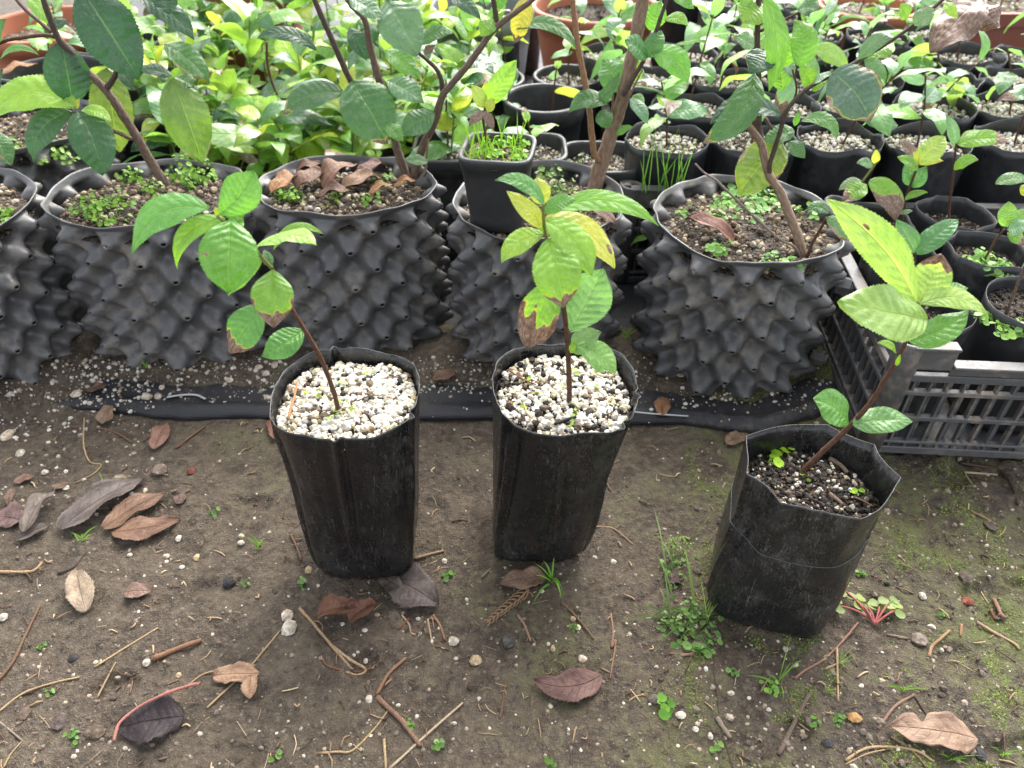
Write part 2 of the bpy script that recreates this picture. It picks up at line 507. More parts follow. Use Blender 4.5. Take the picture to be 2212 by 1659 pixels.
def grain_material(name, stops, rough=0.75):
    b = NB(name)
    t = b.n('Attribute', attribute_name='tint').outputs['Fac']
    c = b.ramp(t, stops)
    n = b.noise(b.pos(), 900.0, 3.0)
    c = b.mix(b.step(n, 0.5, 0.8, 0.0, 0.35), c, b.mix(1.0, c, (0.6, 0.55, 0.48), 'MULTIPLY'))
    return b.done(b.pbr(c, rough, 0.3, b.bump(n, 0.0006, 0.8)))
M_PERLITE = grain_material('perlite', [(0.0, (0.42, 0.39, 0.33)), (0.35, (0.55, 0.53, 0.49)), (0.65, (0.45, 0.41, 0.32)), (0.84, (0.42, 0.37, 0.24)), (0.91, (0.20, 0.14, 0.08)), (1.0, (0.04, 0.028, 0.02))])
M_GRAVEL = grain_material('tan_grit', [(0.0, (0.03, 0.02, 0.013)), (0.3, (0.13, 0.09, 0.055)), (0.55, (0.24, 0.18, 0.115)), (0.78, (0.36, 0.29, 0.19)), (0.92, (0.48, 0.43, 0.34)), (1.0, (0.04, 0.028, 0.02))])
M_GPERL = grain_material('soiled_perlite', [(0.0, (0.20, 0.16, 0.12)), (0.3, (0.34, 0.30, 0.24)), (0.6, (0.46, 0.43, 0.37)), (0.85, (0.54, 0.51, 0.46)), (1.0, (0.36, 0.29, 0.18))])
M_DARKGRIT = grain_material('dark_grit', [(0.0, (0.008, 0.007, 0.006)), (0.5, (0.020, 0.016, 0.012)), (0.75, (0.05, 0.034, 0.024)), (0.9, (0.12, 0.085, 0.06)), (1.0, (0.5, 0.46, 0.4))])
M_CHIPS = grain_material('ground_crumbs', [(0.0, (0.06, 0.045, 0.035)), (0.5, (0.11, 0.088, 0.07)), (0.75, (0.16, 0.13, 0.10)), (0.9, (0.30, 0.24, 0.18)), (1.0, (0.5, 0.45, 0.36))])
def stone_material():
    b = NB('stone')
    oi = b.n('ObjectInfo'); n = b.noise(b.obj(), 260.0, 5.0, 0.6)
    col = oi.outputs['Color']
    c = b.mix(b.step(n, 0.35, 0.7), b.mix(1.0, col, (0.45, 0.39, 0.32), 'MULTIPLY'), b.mix(1.0, col, (0.95, 0.93, 0.9), 'MULTIPLY'))
    return b.done(b.pbr(c, 0.8, 0.25, b.bump(n, 0.0022, 1.0)))
M_STONE = stone_material()

# ------------------------------------------------------------------ builders: leaves
def leaf_geo(base, tip, width, nrm, arch=0.10, side=0.0, fold=0.12, curl=0.10, wave=0.04, teeth=30, nu=60, nv=10,
             peak=0.85, sharp=0.8, twist=0.0, tipcurl=0.0, brown=None, seed=0.0, relief=0.012, ref=None, tooth=0.085, bite=None, irr=0.05):
    base, tip = V(base), V(tip)
    c = tip - base
    L = c.length
    t = c.normalized()
    n = V(nrm) - t * V(nrm).dot(t)
    n = n.normalized() if n.length > 1e-5 else t.orthogonal().normalized()
    s = t.cross(n).normalized()
    if ref is not None and s.dot(ref) < 0: sgn = -1.0
    else: sgn = 1.0
    vs, fs, uv, br = [], [], [], []
    def cen(u):
        b = 4 * u * (1 - u)
        p = base + c * u + n * (arch * L * b) + s * (sgn * side * L * b)
        if tipcurl: p = p - n * (tipcurl * L * max(0.0, u - 0.6) ** 2 * 3)
        return p
    for i in range(nu + 1):
        u = i / nu
        p = cen(u)
        T = (cen(min(1, u + 0.01)) - cen(max(0, u - 0.01))).normalized()
        Sv = (s - T * s.dot(T)).normalized()
        N = Sv.cross(T).normalized()
        if N.dot(n) < 0: N = -N
        if twist:
            q = Matrix.Rotation(twist * (u - 0.3), 3, T)
            Sv, N = q @ Sv, q @ N
        up = u ** peak
        w = width / 2 * (max(0.0, math.sin(PI * up)) ** sharp) * (1 - 0.25 * sstep(0.8, 1.0, u))
        w = max(w, width * (0.014 if u < 0.5 else 0.002))
        for j in range(nv + 1):
            v = j / nv * 2 - 1
            av = abs(v)
            ww = w
            if teeth and 0.06 < u < 0.985:
                saw = (u * teeth) % 1.0
                ww = w * (1 + tooth * (saw - 0.5) * av ** 6)
            ww *= 1 + irr * (nz(u * 3, (1 if v > 0 else -1) + seed, seed) + (0.7 * nz(u * 9, (1 if v > 0 else -1) * 2 + seed, seed + 3) if irr > 0.1 else 0)) * av
            if bite is not None:
                ww *= 1 - bite(u, v)
            x = ww * v
            ph = (u - 0.17 * av) * 9
            quilt = abs(math.sin(PI * ph)) * (1 - av ** 3) * min(1, av * 4)
            h = av * ww * fold - curl * ww * v * v + 1.2 * relief * width * quilt
            h += wave * width * math.sin(u * 11 + seed * 3 + (0.9 if v > 0 else 0)) * v * v + (0.035 * width * nz(u * 4, v * 1.5, seed + 7) + 0.018 * width * nz(u * 11, v * 4, seed + 2)) * min(1, u * 4)
            vs.append(p + Sv * x + N * h)
            uv.append((u, (v + 1) / 2))
            br.append(brown(u, v) if brown else 0.0)
    m = nv + 1
    for i in range(nu):
        for j in range(nv):
            fs.append((i * m + j, i * m + j + 1, (i + 1) * m + j + 1, (i + 1) * m + j))
    return vs, fs, uv, br
def tip_brown(u0, amp=0.25, s=0.0):
    return lambda u, v: sstep(u0 - 0.15, u0 + 0.12, u + amp * nz(v * 2.2 + s, s) + 0.18 * abs(v) * 0.5)
def edge_brown(lo=0.3, w=0.25, s=0.0, one=0):
    def f(u, v):
        a = abs(v) if one == 0 else v * one
        return sstep(1 - w - 0.25, 1 - w + 0.25, a + 0.25 * nz(u * 5 + s, s)) * sstep(lo - 0.1, lo + 0.1, u)
    return f
def spot_brown(u0, v0, r, ar=2.5):
    return lambda u, v: 1 - sstep(r * 0.5, r * 1.4, math.hypot(u - u0, (v - v0) / ar))
def both(*fn):
    return lambda u, v: max(f(u, v) for f in fn)

def leaf(parent, bx, by, tx, ty, w, Yb, Yt=None, col=(0.1, 0.2, 0.03), roll=0.0, upmix=0.45, hi=False, label=None, name='leaf', **kw):
    """a leaf from photo pixel (bx,by) at depth Yb to (tx,ty) at depth Yt, w pixels wide, as a part of the plant"""
    Yt = Yb if Yt is None else Yt
    b, t = A(bx, by, Yb), A(tx, ty, Yt)
    mid = (b + t) / 2
    vd = (CAM - mid).normalized()
    n = (vd * (1 - upmix) + V((0, 0, 1)) * upmix)
    if roll: n = Matrix.Rotation(R(roll), 3, (t - b).normalized()) @ n
    ref = UPV if abs(tx - bx) > abs(ty - by) else RGT
    wd = S(mid, w)
    L = (t - b).length
    if hi: kw.setdefault('nu', 128); kw.setdefault('nv', 14); kw.setdefault('teeth', 36)
    else: kw.setdefault('nu', 96); kw.setdefault('nv', 10); kw.setdefault('teeth', 30); kw.setdefault('relief', 0.018)
    kw.setdefault('seed', (bx * 0.37 + by * 0.11) % 17)
    vs, fs, uv, br = leaf_geo(b, t, wd, n, ref=ref, **kw)
    o = build(name, vs, fs, M_LEAF, parent, col, uv, {'brown': br})
    if label: o['label'] = label
    return o
def stem(parent, pts, Y, r0, r1, mat, name='stem', sides=8, rough=0.25, n=6):
    """pts: pixels, optionally with a depth of their own as third value; r in pixels"""
    P3 = [A(p[0], p[1], p[2] if len(p) > 2 else Y) for p in pts]
    vs, fs, uv = tube(P3, S(P3[0], r0), S(P3[-1], r1), sides, n, rough, seed=pts[0][0] * 0.1)
    return build(name, vs, fs, mat, parent, None, uv)
def plant(name, base, label, cat, group=None):
    return tag(empty(name, base), label, cat, group)

LIME = (0.25, 0.43, 0.035); YEL = (0.44, 0.48, 0.06); GREEN = (0.10, 0.25, 0.032); MID = (0.055, 0.15, 0.03)
DARK = (0.022, 0.075, 0.026); OLIVE = (0.12, 0.18, 0.03); PALE = (0.15, 0.27, 0.085); BRIGHT = (0.17, 0.34, 0.03); DUSTY = (0.065, 0.125, 0.075)

# ------------------------------------------------------------------ builders: bags and pots
def superr(th, a, b, e):
    c, s = abs(math.cos(th)), abs(math.sin(th))
    return ((c / a) ** e + (s / b) ** e) ** (-1.0 / e)
class Sleeve:
    """a filled film bag: squarish base, rounder open top; local coordinates with the base centre at the origin"""
    def __init__(s, h, rb, rt, lean=(0, 0), eb=4.5, et=2.4, wrk=1.0, wave=0.004, seed=0.0, poly=0, crease=None, rot=0.0, bulge=0.0, pleats=()):
        s.pleats = pleats
        s.h, s.rb, s.rt, s.lean, s.eb, s.et, s.wrk, s.wave, s.seed, s.poly, s.crease, s.rot, s.bulge = h, rb, rt, lean, eb, et, wrk, wave, seed, poly, crease, rot, bulge
    def top(s, th):
        w = s.wave * (1.4 * nz(math.cos(th) * 1.6, math.sin(th) * 1.6, s.seed) + 0.3 * nz(math.cos(th) * 5, math.sin(th) * 5, s.seed + 3))
        return s.h + w
    def pt(s, th, f, inset=0.0):
        k = f ** 0.85
        a = s.rb[0] + (s.rt[0] - s.rb[0]) * k
        b = s.rb[1] + (s.rt[1] - s.rb[1]) * k
        e = s.eb + (s.et - s.eb) * sstep(0.0, 0.7, f)
        r = superr(th + s.rot, a, b, e)
        if s.poly:                                   # film pulled straight between a few corners
            n = s.poly
            q = 2 * PI / n
            d = ((th + 0.4 + 0.25 * math.sin(th * 2 + s.seed)) % q) - q / 2
            pr = math.cos(PI / n) / math.cos(d)
            r *= 1 + (pr * 1.03 - 1.0) * sstep(0.25, 0.9, f)
        z = f * s.top(th)
        cx, sy = math.cos(th), math.sin(th)
        w = s.wrk
        r *= 1 + w * (0.030 * nz(cx * 2.0, sy * 2.0, z * 16 + s.seed) + 0.016 * nz(cx * 6.5, sy * 6.5, z * 9 + s.seed * 2)
                      + 0.010 * (0.5 - abs(nz(cx * 4.0, sy * 4.0 + z * 3, s.seed + 9))) * 2)
        r += s.bulge * math.sin(PI * f)
        for a0, dep, f0, f1, dr in s.pleats:          # folds running down the film
            d_ = (th - a0 - dr * (f - 0.5) + PI) % (2 * PI) - PI
            r += dep * (math.exp(-(d_ / 0.045) ** 2) - 0.8 * math.exp(-((d_ - 0.085) / 0.05) ** 2)) * sstep(f0 - 0.08, f0 + 0.08, f) * (1 - sstep(f1 - 0.08, f1 + 0.08, f))
        if s.crease: r += -0.0005 * sstep(s.crease - 0.006, s.crease + 0.012, f - 0.05 * math.sin(th + 0.6)) + 0.0005 * math.exp(-((f - s.crease - 0.05 * math.sin(th + 0.6)) / 0.012) ** 2) * (0.7 + 0.6 * nz(cx * 3, sy * 3, 4))
        r *= 1 - 0.09 * math.exp(-f / 0.035)          # tucked-in foot
        r -= inset
        return V((s.lean[0] * f + r * cx, s.lean[1] * f + r * sy, z))
    def wall(s, soil_f, nt=112, nzr=44):
        vs, fs = [], []
        rings = [(i / nzr, 0.0) for i in range(nzr + 1)]
        inner = [1.0, 1.0 - (1 - soil_f) * 0.35, 1.0 - (1 - soil_f) * 0.7, soil_f, soil_f - 0.05]
        rings += [(f, 0.0004 if k == 0 else 0.0008) for k, f in enumerate(inner)]
        for f, ins in rings:
            for k in range(nt):
                vs.append(s.pt(2 * PI * k / nt, f, ins))
        for i in range(len(rings) - 1):
            for k in range(nt):
                k2 = (k + 1) % nt
                fs.append((i * nt + k, i * nt + k2, (i + 1) * nt + k2, (i + 1) * nt + k))
        fs.append(tuple(range(nt))[::-1])
        return vs, fs
    def soil(s, f, rough=0.003, nr=14, nt=48, dome=0.0):
        vs, fs = [], []
        c = V((s.lean[0] * f, s.lean[1] * f, f * s.h))
        vs.append(c + V((0, 0, dome)))
        for i in range(1, nr + 1):
            q = i / nr
            for k in range(nt):
                p = s.pt(2 * PI * k / nt, f, 0.001)
                p.z = f * s.h
                p = c.lerp(p, q)
                p.z += rough * (nz(p.x * 90, p.y * 90, s.seed) + 0.6 * nz(p.x * 260, p.y * 260, s.seed)) * (1 if i < nr else 0.3) + dome * (1 - q * q)
                vs.append(p)
        for k in range(nt):
            fs.append((0, 1 + k, 1 + (k + 1) % nt))
        for i in range(nr - 1):
            for k in range(nt):
                a, b2 = 1 + i * nt + k, 1 + i * nt + (k + 1) % nt
                fs.append((a, a + nt, b2 + nt, b2))
        return vs, fs
    def scatter(s, f, n, rs, size, lift=0.0, rmax=0.97, dome=0.0):
        P, Z = [], []
        c = V((s.lean[0] * f, s.lean[1] * f, f * s.h))
        while len(P) < n:
            th, q = rs.rand() * 2 * PI, math.sqrt(rs.rand()) * rmax
            e = s.pt(th, f, 0.002); e.z = f * s.h
            p = c.lerp(e, q)
            sz = size[0] + (size[1] - size[0]) * rs.rand() ** 2.2
            p.z += lift + 0.0018 * nz(p.x * 90, p.y * 90, s.seed) + dome * (1 - q * q) + rs.rand() * 0.001
            P.append(tuple(p)); Z.append(sz)
        return P, Z

def grow_bag(name, loc, sl, soil_f, label, cat, mat, soilmat, fills, group=None, rs=None, nt=112, nzr=44, dome=0.0):
    t = tag(empty(name, loc), label, cat, group)
    rs = rs or np.random.RandomState(11)
    vs, fs = sl.wall(soil_f, nt, nzr)
    put('film_wall', mesh('film_wall', vs, fs), mat, t)
    vs, fs = sl.soil(soil_f, dome=dome)
    put('soil', mesh('soil', vs, fs), soilmat, t)
    for nm, m, n, size, lift, lod in fills:
        P, Z = sl.scatter(soil_f, n, rs, size, lift, dome=dome)
        gv, gf, gt = grains(P, Z, lod, rs)
        tag(put(nm, mesh(nm, gv, gf, attrs={'tint': gt}, smooth=False), m, t), kind='stuff')
    return t

# dimpled air-pruning pot: sheet of outward cones and inward pits
_airpot = {}
def airpot_mesh(Rm, H, seed):
    NA, PER, NR, PR = 13, 20, 8, 10
    na, ring = NA * PER, NR * PR
    dz = (H - 0.007) / (ring - 1)
    arc = 2 * PI * Rm / na
    vs, fs = [], []
    A_ = 0.0125
    holes = set()
    for i in range(ring + 5):
        for k in range(na):
            th = 2 * PI * k / na
            if i < ring:
                z = i * dz
                h = 0.0
                best = 9.0; pit = 9.0
                j0 = int(round((i - 5) / PR))
                for j in (j0 - 1, j0, j0 + 1):
                    if j < 0 or j >= NR: continue
                    zz = (i - 5 - j * PR) * dz
                    for shift, which in ((0, 0), (0.5, 1)):
                        ph = (k / PER + 0.5 * (j % 2) + shift) % 1.0
                        if ph > 0.5: ph -= 1
                        d = math.hypot(ph * PER * arc, zz * 1.05)
                        if which == 0: best = min(best, d)
                        else: pit = min(pit, d)
                h = 0.0050 * sstep(0, 1, max(0.0, 1 - best / 0.0170)) - 0.002
                c = min(0.72, max(0.0, 1 - best / 0.0090))
                h += A_ * c ** 1.15
                if best < 0.0009: holes.add(i * na + k)
                p = max(0.0, 1 - pit / 0.0140)
                h -= 0.0120 * sstep(0, 0.95, p)
                sag = 0.0022 * nz(math.cos(th) * 2, math.sin(th) * 2, z * 18 + seed)
                r = Rm + h + sag
            else:
                q = (i - ring + 1) / 5.0
                wv = 0.005 * nz(math.cos(th) * 1.8, math.sin(th) * 1.8, seed + 5)
                z = (ring - 1) * dz + q * (0.007 + wv)
                sag = 0.0022 * nz(math.cos(th) * 2, math.sin(th) * 2, (ring - 1) * dz * 18 + seed)
                r = Rm - 0.004 * (1 - q) + sag + 0.0035 * nz(math.cos(th) * 3.5, math.sin(th) * 3.5, seed) * q + 0.001 * q
            vs.append((r * math.cos(th), r * math.sin(th), z))
    n = ring + 5
    for i in range(n - 1):
        for k in range(na):
            k2 = (k + 1) % na
            q = (i * na + k, i * na + k2, (i + 1) * na + k2, (i + 1) * na + k)
            if not any(j in holes for j in q): fs.append(q)     # an open hole at each cone tip
    return vs, fs
def disc_soil(r, z, rough, nr=16, nt=64, seed=0.0, dome=0.0):
    vs, fs = [(0, 0, z + dome)], []
    for i in range(1, nr + 1):
        q = i / nr
        for k in range(nt):
            th = 2 * PI * k / nt
            x, y = r * q * math.cos(th), r * q * math.sin(th)
            vs.append((x, y, z + dome * (1 - q * q) + rough * (nz(x * 60, y * 60, seed) + 0.6 * nz(x * 200, y * 200, seed))))
    for k in range(nt): fs.append((0, 1 + k, 1 + (k + 1) % nt))
    for i in range(nr - 1):
        for k in range(nt):
            a, b2 = 1 + i * nt + k, 1 + i * nt + (k + 1) % nt
            fs.append((a, a + nt, b2 + nt, b2))
    return vs, fs
def disc_pts(r, z, n, rs, size, seed=0.0, rough=0.0, dome=0.0):
    P, Z = [], []
    for _ in range(n):
        th, q = rs.rand() * 2 * PI, math.sqrt(rs.rand())
        x, y = r * q * math.cos(th), r * q * math.sin(th)
        P.append((x, y, z + dome * (1 - q * q) + rough * (nz(x * 60, y * 60, seed) + 0.6 * nz(x * 200, y * 200, seed))))
        Z.append(size[0] + (size[1] - size[0]) * rs.rand() ** 2.5)
    return P, Z
def airpot(loc, Rm, H, rot, label, seed, scale=(1, 1), soil=0.134, gritn=900):
    t = tag(empty('dimpled_pot', loc), label, 'plant pot', 'dimpled black air-pruning pots in a row')
    key = (round(Rm, 3), round(H, 3), seed)
    vs, fs = airpot_mesh(Rm, H, seed)
    me = mesh('dimpled_wall', vs, fs)
    o = put('dimpled_wall', me, M_AIRPOT, t)
    o.rotation_euler.z = R(rot)
    o.scale = (scale[0], scale[1], 1)
    sm = o.modifiers.new('thickness', 'SOLIDIFY'); sm.thickness = 0.0012; sm.offset = -1
    rs = np.random.RandomState(int(seed * 10) + 3)
    vs, fs = disc_soil(Rm - 0.002, soil, 0.004, seed=seed, dome=0.006)
    put('soil', mesh('soil', vs, fs), M_SOIL, t).scale = (scale[0], scale[1], 1)
    P, Z = disc_pts(Rm - 0.010, soil + 0.001, gritn, rs, (0.0011, 0.0072), seed, 0.004, 0.006)
    gv, gf, gt = grains(P, Z, 1, rs)
    g_ = tag(put('grit', mesh('grit', gv, gf, attrs={'tint': gt}, smooth=False), M_GRAVEL, t), kind='stuff')
    g_.scale = (scale[0], scale[1], 1)
    return t

def lathe(profile, nt=48, sq=None, wob=0.0, seed=0.0):
    vs, fs = [], []
    for r, z in profile:
        for k in range(nt):
            th = 2 * PI * k / nt
            rr = r if sq is None else superr(th + PI / 4 * 0, r, r, sq)
            rr *= 1 + wob * nz(math.cos(th) * 1.5, math.sin(th) * 1.5, z * 10 + seed)
            vs.append((rr * math.cos(th), rr * math.sin(th), z))
    m = len(profile)
    for i in range(m - 1):
        for k in range(nt):
            k2 = (k + 1) % nt
            fs.append((i * nt + k, i * nt + k2, (i + 1) * nt + k2, (i + 1) * nt + k))
    fs.append(tuple(range(nt))[::-1])
    return vs, fs
def round_pot(name, loc, r0, r1, h, soil, label, mat, soilmat, cat='plant pot', group=None, sq=None, lip=0.003, rot=0.0, grit=None, gritn=160, gsize=(0.002, 0.006), seed=1.0):
    t = tag(empty(name, loc), label, cat, group)
    t.rotation_euler.z = R(rot)
    f = soil / h
    band = h * 0.16
    prof = [(r0, 0), (r0 + 0.001, 0.002)] + [(r0 + (r1 - r0) * (k / 6) * 0.94, 0.002 + (h - band - 0.002) * k / 6) for k in range(1, 7)]
    prof += [(r1 + lip * 0.3, h - band + 0.001), (r1 + lip, h - 0.002), (r1 + lip * 0.7, h), (r1 - 0.0015, h), (r1 - 0.002, h - 0.004),
             (r0 + (r1 - r0) * f - 0.002, soil + 0.002), (r0 + (r1 - r0) * f - 0.003, soil - 0.006)]
    vs, fs = lathe(prof, 64, sq, 0.01, seed)
    put('pot_wall', mesh('pot_wall', vs, fs), mat, t)
    ri = (r0 + (r1 - r0) * f - 0.001) * (1.0 if sq is None else 1.12)
    vs, fs = disc_soil(ri, soil, 0.003, 10, 40, seed)
    put('soil', mesh('soil', vs, fs), soilmat, t)
    rs = np.random.RandomState(int(seed * 7) + 1)
    if grit:
        P, Z = disc_pts(ri * 0.93, soil + 0.001, gritn, rs, gsize, seed, 0.003)
        gv, gf, gt = grains(P, Z, 1, rs)
        tag(put('grit', mesh('grit', gv, gf, attrs={'tint': gt}, smooth=False), grit, t), kind='stuff')
    return t

# ------------------------------------------------------------------ builders: weeds and litter
def blade(base, tip, w, bow, n=9, up=None):
    base, tip = V(base), V(tip)
    c = tip - base
    up = up or V((0, 0, 1))
    s = c.cross(V((0.3, -1, 0.4))).normalized() * w / 2
    nn = s.cross(c).normalized()
    vs, fs = [], []
    for i in range(n + 1):
        u = i / n
        p = base + c * u + up * (bow * 4 * u * (1 - u))
        k = (1 - u ** 2.2) * 0.95 + 0.05
        vs += [p - s * k, p - nn * (w * 0.18 * k), p + s * k]
    for i in range(n):
        a = i * 3
        fs += [(a, a + 1, a + 4, a + 3), (a + 1, a + 2, a + 5, a + 4)]
    return vs, fs
def roundleaf(c, r, n, asp=1.0):
    c, n = V(c), V(n).normalized()
    a = n.orthogonal().normalized(); b = n.cross(a)
    vs, fs = [c - n * r * 0.12], []
    for k in range(9):
        th = 2 * PI * k / 9
        q = r * (0.78 if k == 0 else 1.0)
        vs.append(c + a * math.cos(th) * q * asp + b * math.sin(th) * q + n * (r * 0.1 * math.sin(th * 2)))
    for k in range(9): fs.append((0, 1 + k, 1 + (k + 1) % 9))
    return vs, fs
def cress(B, c, rs, size=0.012, leaves=9, lr=0.0022, tall=0.5):
    """one small round-leaved weed rosette"""
    c = V(c)
    for k in range(leaves):
        th = rs.rand() * 2 * PI
        d = size * (0.25 + 0.75 * rs.rand())
        e = c + V((math.cos(th) * d, math.sin(th) * d, size * tall * (0.25 + rs.rand())))
        m = c.lerp(e, 0.5) + V((0, 0, size * 0.2))
        vs, fs, _ = tube([c, m, e], 0.00035, 0.00025, 4, 3)
        B.add(vs, fs, None, rs.rand() * 0.4)
        nl = V((math.cos(th) * 0.5 + rs.randn() * 0.25, math.sin(th) * 0.5 - 0.2 + rs.randn() * 0.25, 1.0))
        r = lr * (0.6 + 0.8 * rs.rand())
        vs, fs = roundleaf(e, r, nl, 0.85)
        B.add(vs, fs, None, rs.rand())
def weed_obj(name, B, label, cat, col, group=None, kind=None):
    o = build(name, B.v, B.f, M_WEED, None, col, None, {'tint': B.at})
    return tag(o, label, cat, group, kind)

# ================================================================== THE SETTING
def gz(x, y):
    k = 1 - sstep(0.52, 0.62, y)
    far = 1 - sstep(0.8, 1.6, abs(x))
    z = 0.0040 * nz(x * 6, y * 6, 1.0) + 0.0034 * nz(x * 19, y * 19, 2.0) + 0.0024 * nz(x * 55, y * 55, 3.0) + 0.0016 * nz(x * 110, y * 110, 4.0) + 0.0009 * nz(x * 210, y * 210, 8.0)
    rt = sstep(0.1, 0.4, x)
    z += rt * (0.0034 * nz(x * 30, y * 30, 6.0) + 0.0024 * nz(x * 90, y * 90, 7.0))
    z -= 0.005 * sstep(0.50, 0.62, nz(x * 24, y * 24, 9.0) + 0.32 * rt)
    return z * k * far
def GG(x, y, up=0.0):                            # on the uneven ground under a photo pixel
    p = G(x, y, 0.0)
    for _ in range(2): p = G(x, y, gz(p.x, p.y))
    return p + V((0, 0, up))
def axis(lo, hi, st, far0, far1):
    a = list(np.arange(lo, hi + st / 2, st))
    d, x, left = st, lo, []
    while x > far0: d *= 1.5; x -= d; left.append(x)
    d, x, right = st, hi, []
    while x < far1: d *= 1.5; x += d; right.append(x)
    return left[::-1] + a + right
xs, ys = axis(-0.62, 0.62, 0.0028, -60, 60), axis(0.20, 0.60, 0.0028, -20, 120)
gv = [(x, y, gz(x, y)) for y in ys for x in xs]
gf = [(j * len(xs) + i, j * len(xs) + i + 1, (j + 1) * len(xs) + i + 1, (j + 1) * len(xs) + i) for j in range(len(ys) - 1) for i in range(len(xs) - 1)]
ground = put('ground', mesh('ground', gv, gf), M_GROUND)
tag(ground, 'bare damp brown earth with a green mossy film', 'ground', kind='structure')

# weed-barrier cloth under the pots; its rumpled front edge lies on the earth
_edge = [(G(x, y).x, G(x, y).y) for x, y in ((-260, 850), (100, 884), (300, 903), (450, 910), (600, 914), (850, 915), (1060, 914), (1380, 920), (1520, 928), (1645, 944), (1760, 905), (1900, 860), (2300, 850))]
_edge = [(-3.0, 0.57)] + sorted(_edge) + [(3.0, 0.60)]
def edge_y(x):
    for (x0, y0), (x1, y1) in zip(_edge, _edge[1:]):
        if x0 <= x <= x1:
            y = y0 + (y1 - y0) * (x - x0) / (x1 - x0)
            return y + 0.004 * nz(x * 14, 3.0) + 0.0018 * nz(x * 60, 5.0)
    return 0.57
def cloth_z(x, d):
    f = math.exp(-d / 0.06)
    rip = 0.0055 * max(0, nz(x * 3.0, d * 42 + 0.8 * nz(x * 4, 8.0), 4.0)) + 0.0030 * nz(x * 11, d * 70, 5.0)
    roll = 0.0060 * math.exp(-((d - 0.012 - 0.003 * nz(x * 8, 1.0)) / 0.008) ** 2) + 0.0040 * math.exp(-((d - 0.038 - 0.008 * nz(x * 5, 2.0)) / 0.009) ** 2)
    return 0.0055 + (rip + roll) * f + 0.0015 * nz(x * 9, d * 9, 6.0) * (1 - f) * 0.5
cx = list(np.arange(-0.95, 1.001, 0.006))
cd = [0, 0.0025, 0.005, 0.008, 0.011, 0.014, 0.017, 0.020, 0.024, 0.028, 0.032, 0.036, 0.040, 0.045, 0.05, 0.056, 0.062, 0.07, 0.08, 0.1, 0.14, 0.2, 0.3, 0.6, 1.2, 2.5]
cv = [(x, edge_y(x) + d, cloth_z(x, d) - (0.0035 if d == 0 else 0)) for d in cd for x in cx]
n_ = len(cx)
cf = [(j * n_ + i, j * n_ + i + 1, (j + 1) * n_ + i + 1, (j + 1) * n_ + i) for j in range(len(cd) - 1) for i in range(n_ - 1)]
cloth = build('ground_cloth', cv, cf, M_CLOTH)
cloth.modifiers.new('thickness', 'SOLIDIFY').thickness = 0.0008
tag(cloth, 'black weed barrier cloth with a rumpled edge under the pots', 'ground cloth', kind='structure')

# earth spilled over the cloth along the foot of the dimpled pots
def spill_z(x, d):
    n = 0.55 * nz(x * 7, d * 22, 11.0) + 0.45 * nz(x * 26, d * 40, 12.0) + 0.25 * nz(x * 80, d * 90, 13.0)
    prof = 0.0125 * sstep(0.028, 0.062, d)
    left = 0.016 * sstep(-0.36, -0.50, x) * sstep(-0.03, 0.03, d)
    return cloth_z(x, max(0.0, d)) - 0.006 + prof + left + 0.008 * n - 0.02 * sstep(0.0, -0.04, d)
sx = list(np.arange(-0.70, 0.33, 0.005)); sd = list(np.arange(-0.045, 0.15, 0.005))
sv = [(x, edge_y(x) + d, spill_z(x, d)) for d in sd for x in sx]
n_ = len(sx)
sf = [(j * n_ + i, j * n_ + i + 1, (j + 1) * n_ + i + 1, (j + 1) * n_ + i) for j in range(len(sd) - 1) for i in range(n_ - 1)]
spill = build('spilled_soil', sv, sf, M_GROUND)
tag(spill, 'loose earth spilled on the black cloth along the foot of the pots', 'soil', kind='stuff')
def surf_z(x, y):
    d = y - edge_y(x)
    if d < 0: return max(gz(x, y), spill_z(x, d) if d > -0.045 and -0.70 < x < 0.33 else -1)
    return max(cloth_z(x, d), spill_z(x, d) if d < 0.15 and -0.70 < x < 0.33 else -1)
def SS(x, y, up=0.0):                            # on cloth or spill under a photo pixel
    p = G(x, y, 0.006)
    for _ in range(3): p = G(x, y, surf_z(p.x, p.y))
    return p + V((0, 0, up))

# ================================================================== THE THREE FRONT BAGS
rsA, rsB, rsC = np.random.RandomState(21), np.random.RandomState(22), np.random.RandomState(23)
B1 = Sleeve(0.160, (0.0345, 0.0345), (0.0490, 0.0455), (0.002, 0.003), eb=6.0, et=2.7, wave=0.0032, seed=2.0, wrk=1.0, pleats=[(-1.62, 0.0024, 0.25, 1.1, 0.12), (-0.55, 0.0032, -0.2, 1.1, 0.2), (-2.55, 0.0024, -0.2, 0.95, -0.1), (-1.15, 0.0018, 0.05, 0.7, 0.3), (1.9, 0.0025, 0.4, 1.2, 0)])
grow_bag('grow_bag', (-0.1140, 0.3930, 0.001), B1, 0.925, 'tall black film bag filled with white perlite, leftmost of the three front bags', 'grow bag', M_BAG, M_SOIL,
         [('perlite', M_PERLITE, 2300, (0.0010, 0.0066), 0.0008, 1), ('bark_bits', M_DARKGRIT, 230, (0.001, 0.006), 0.0012, 1)], 'black grow bags standing on the earth', rsA, nt=220, nzr=60, dome=0.004)
B2 = Sleeve(0.163, (0.0330, 0.0340), (0.0480, 0.0490), (0.0165, -0.008), eb=6.0, et=2.6, wave=0.0034, seed=7.0, wrk=1.0, pleats=[(-2.35, 0.0028, -0.2, 0.92, 0.1), (-0.75, 0.0034, -0.2, 1.1, -0.25), (-0.35, 0.0022, 0.1, 1.1, 0.2), (-1.5, 0.0018, 0.2, 0.8, -0.4)])
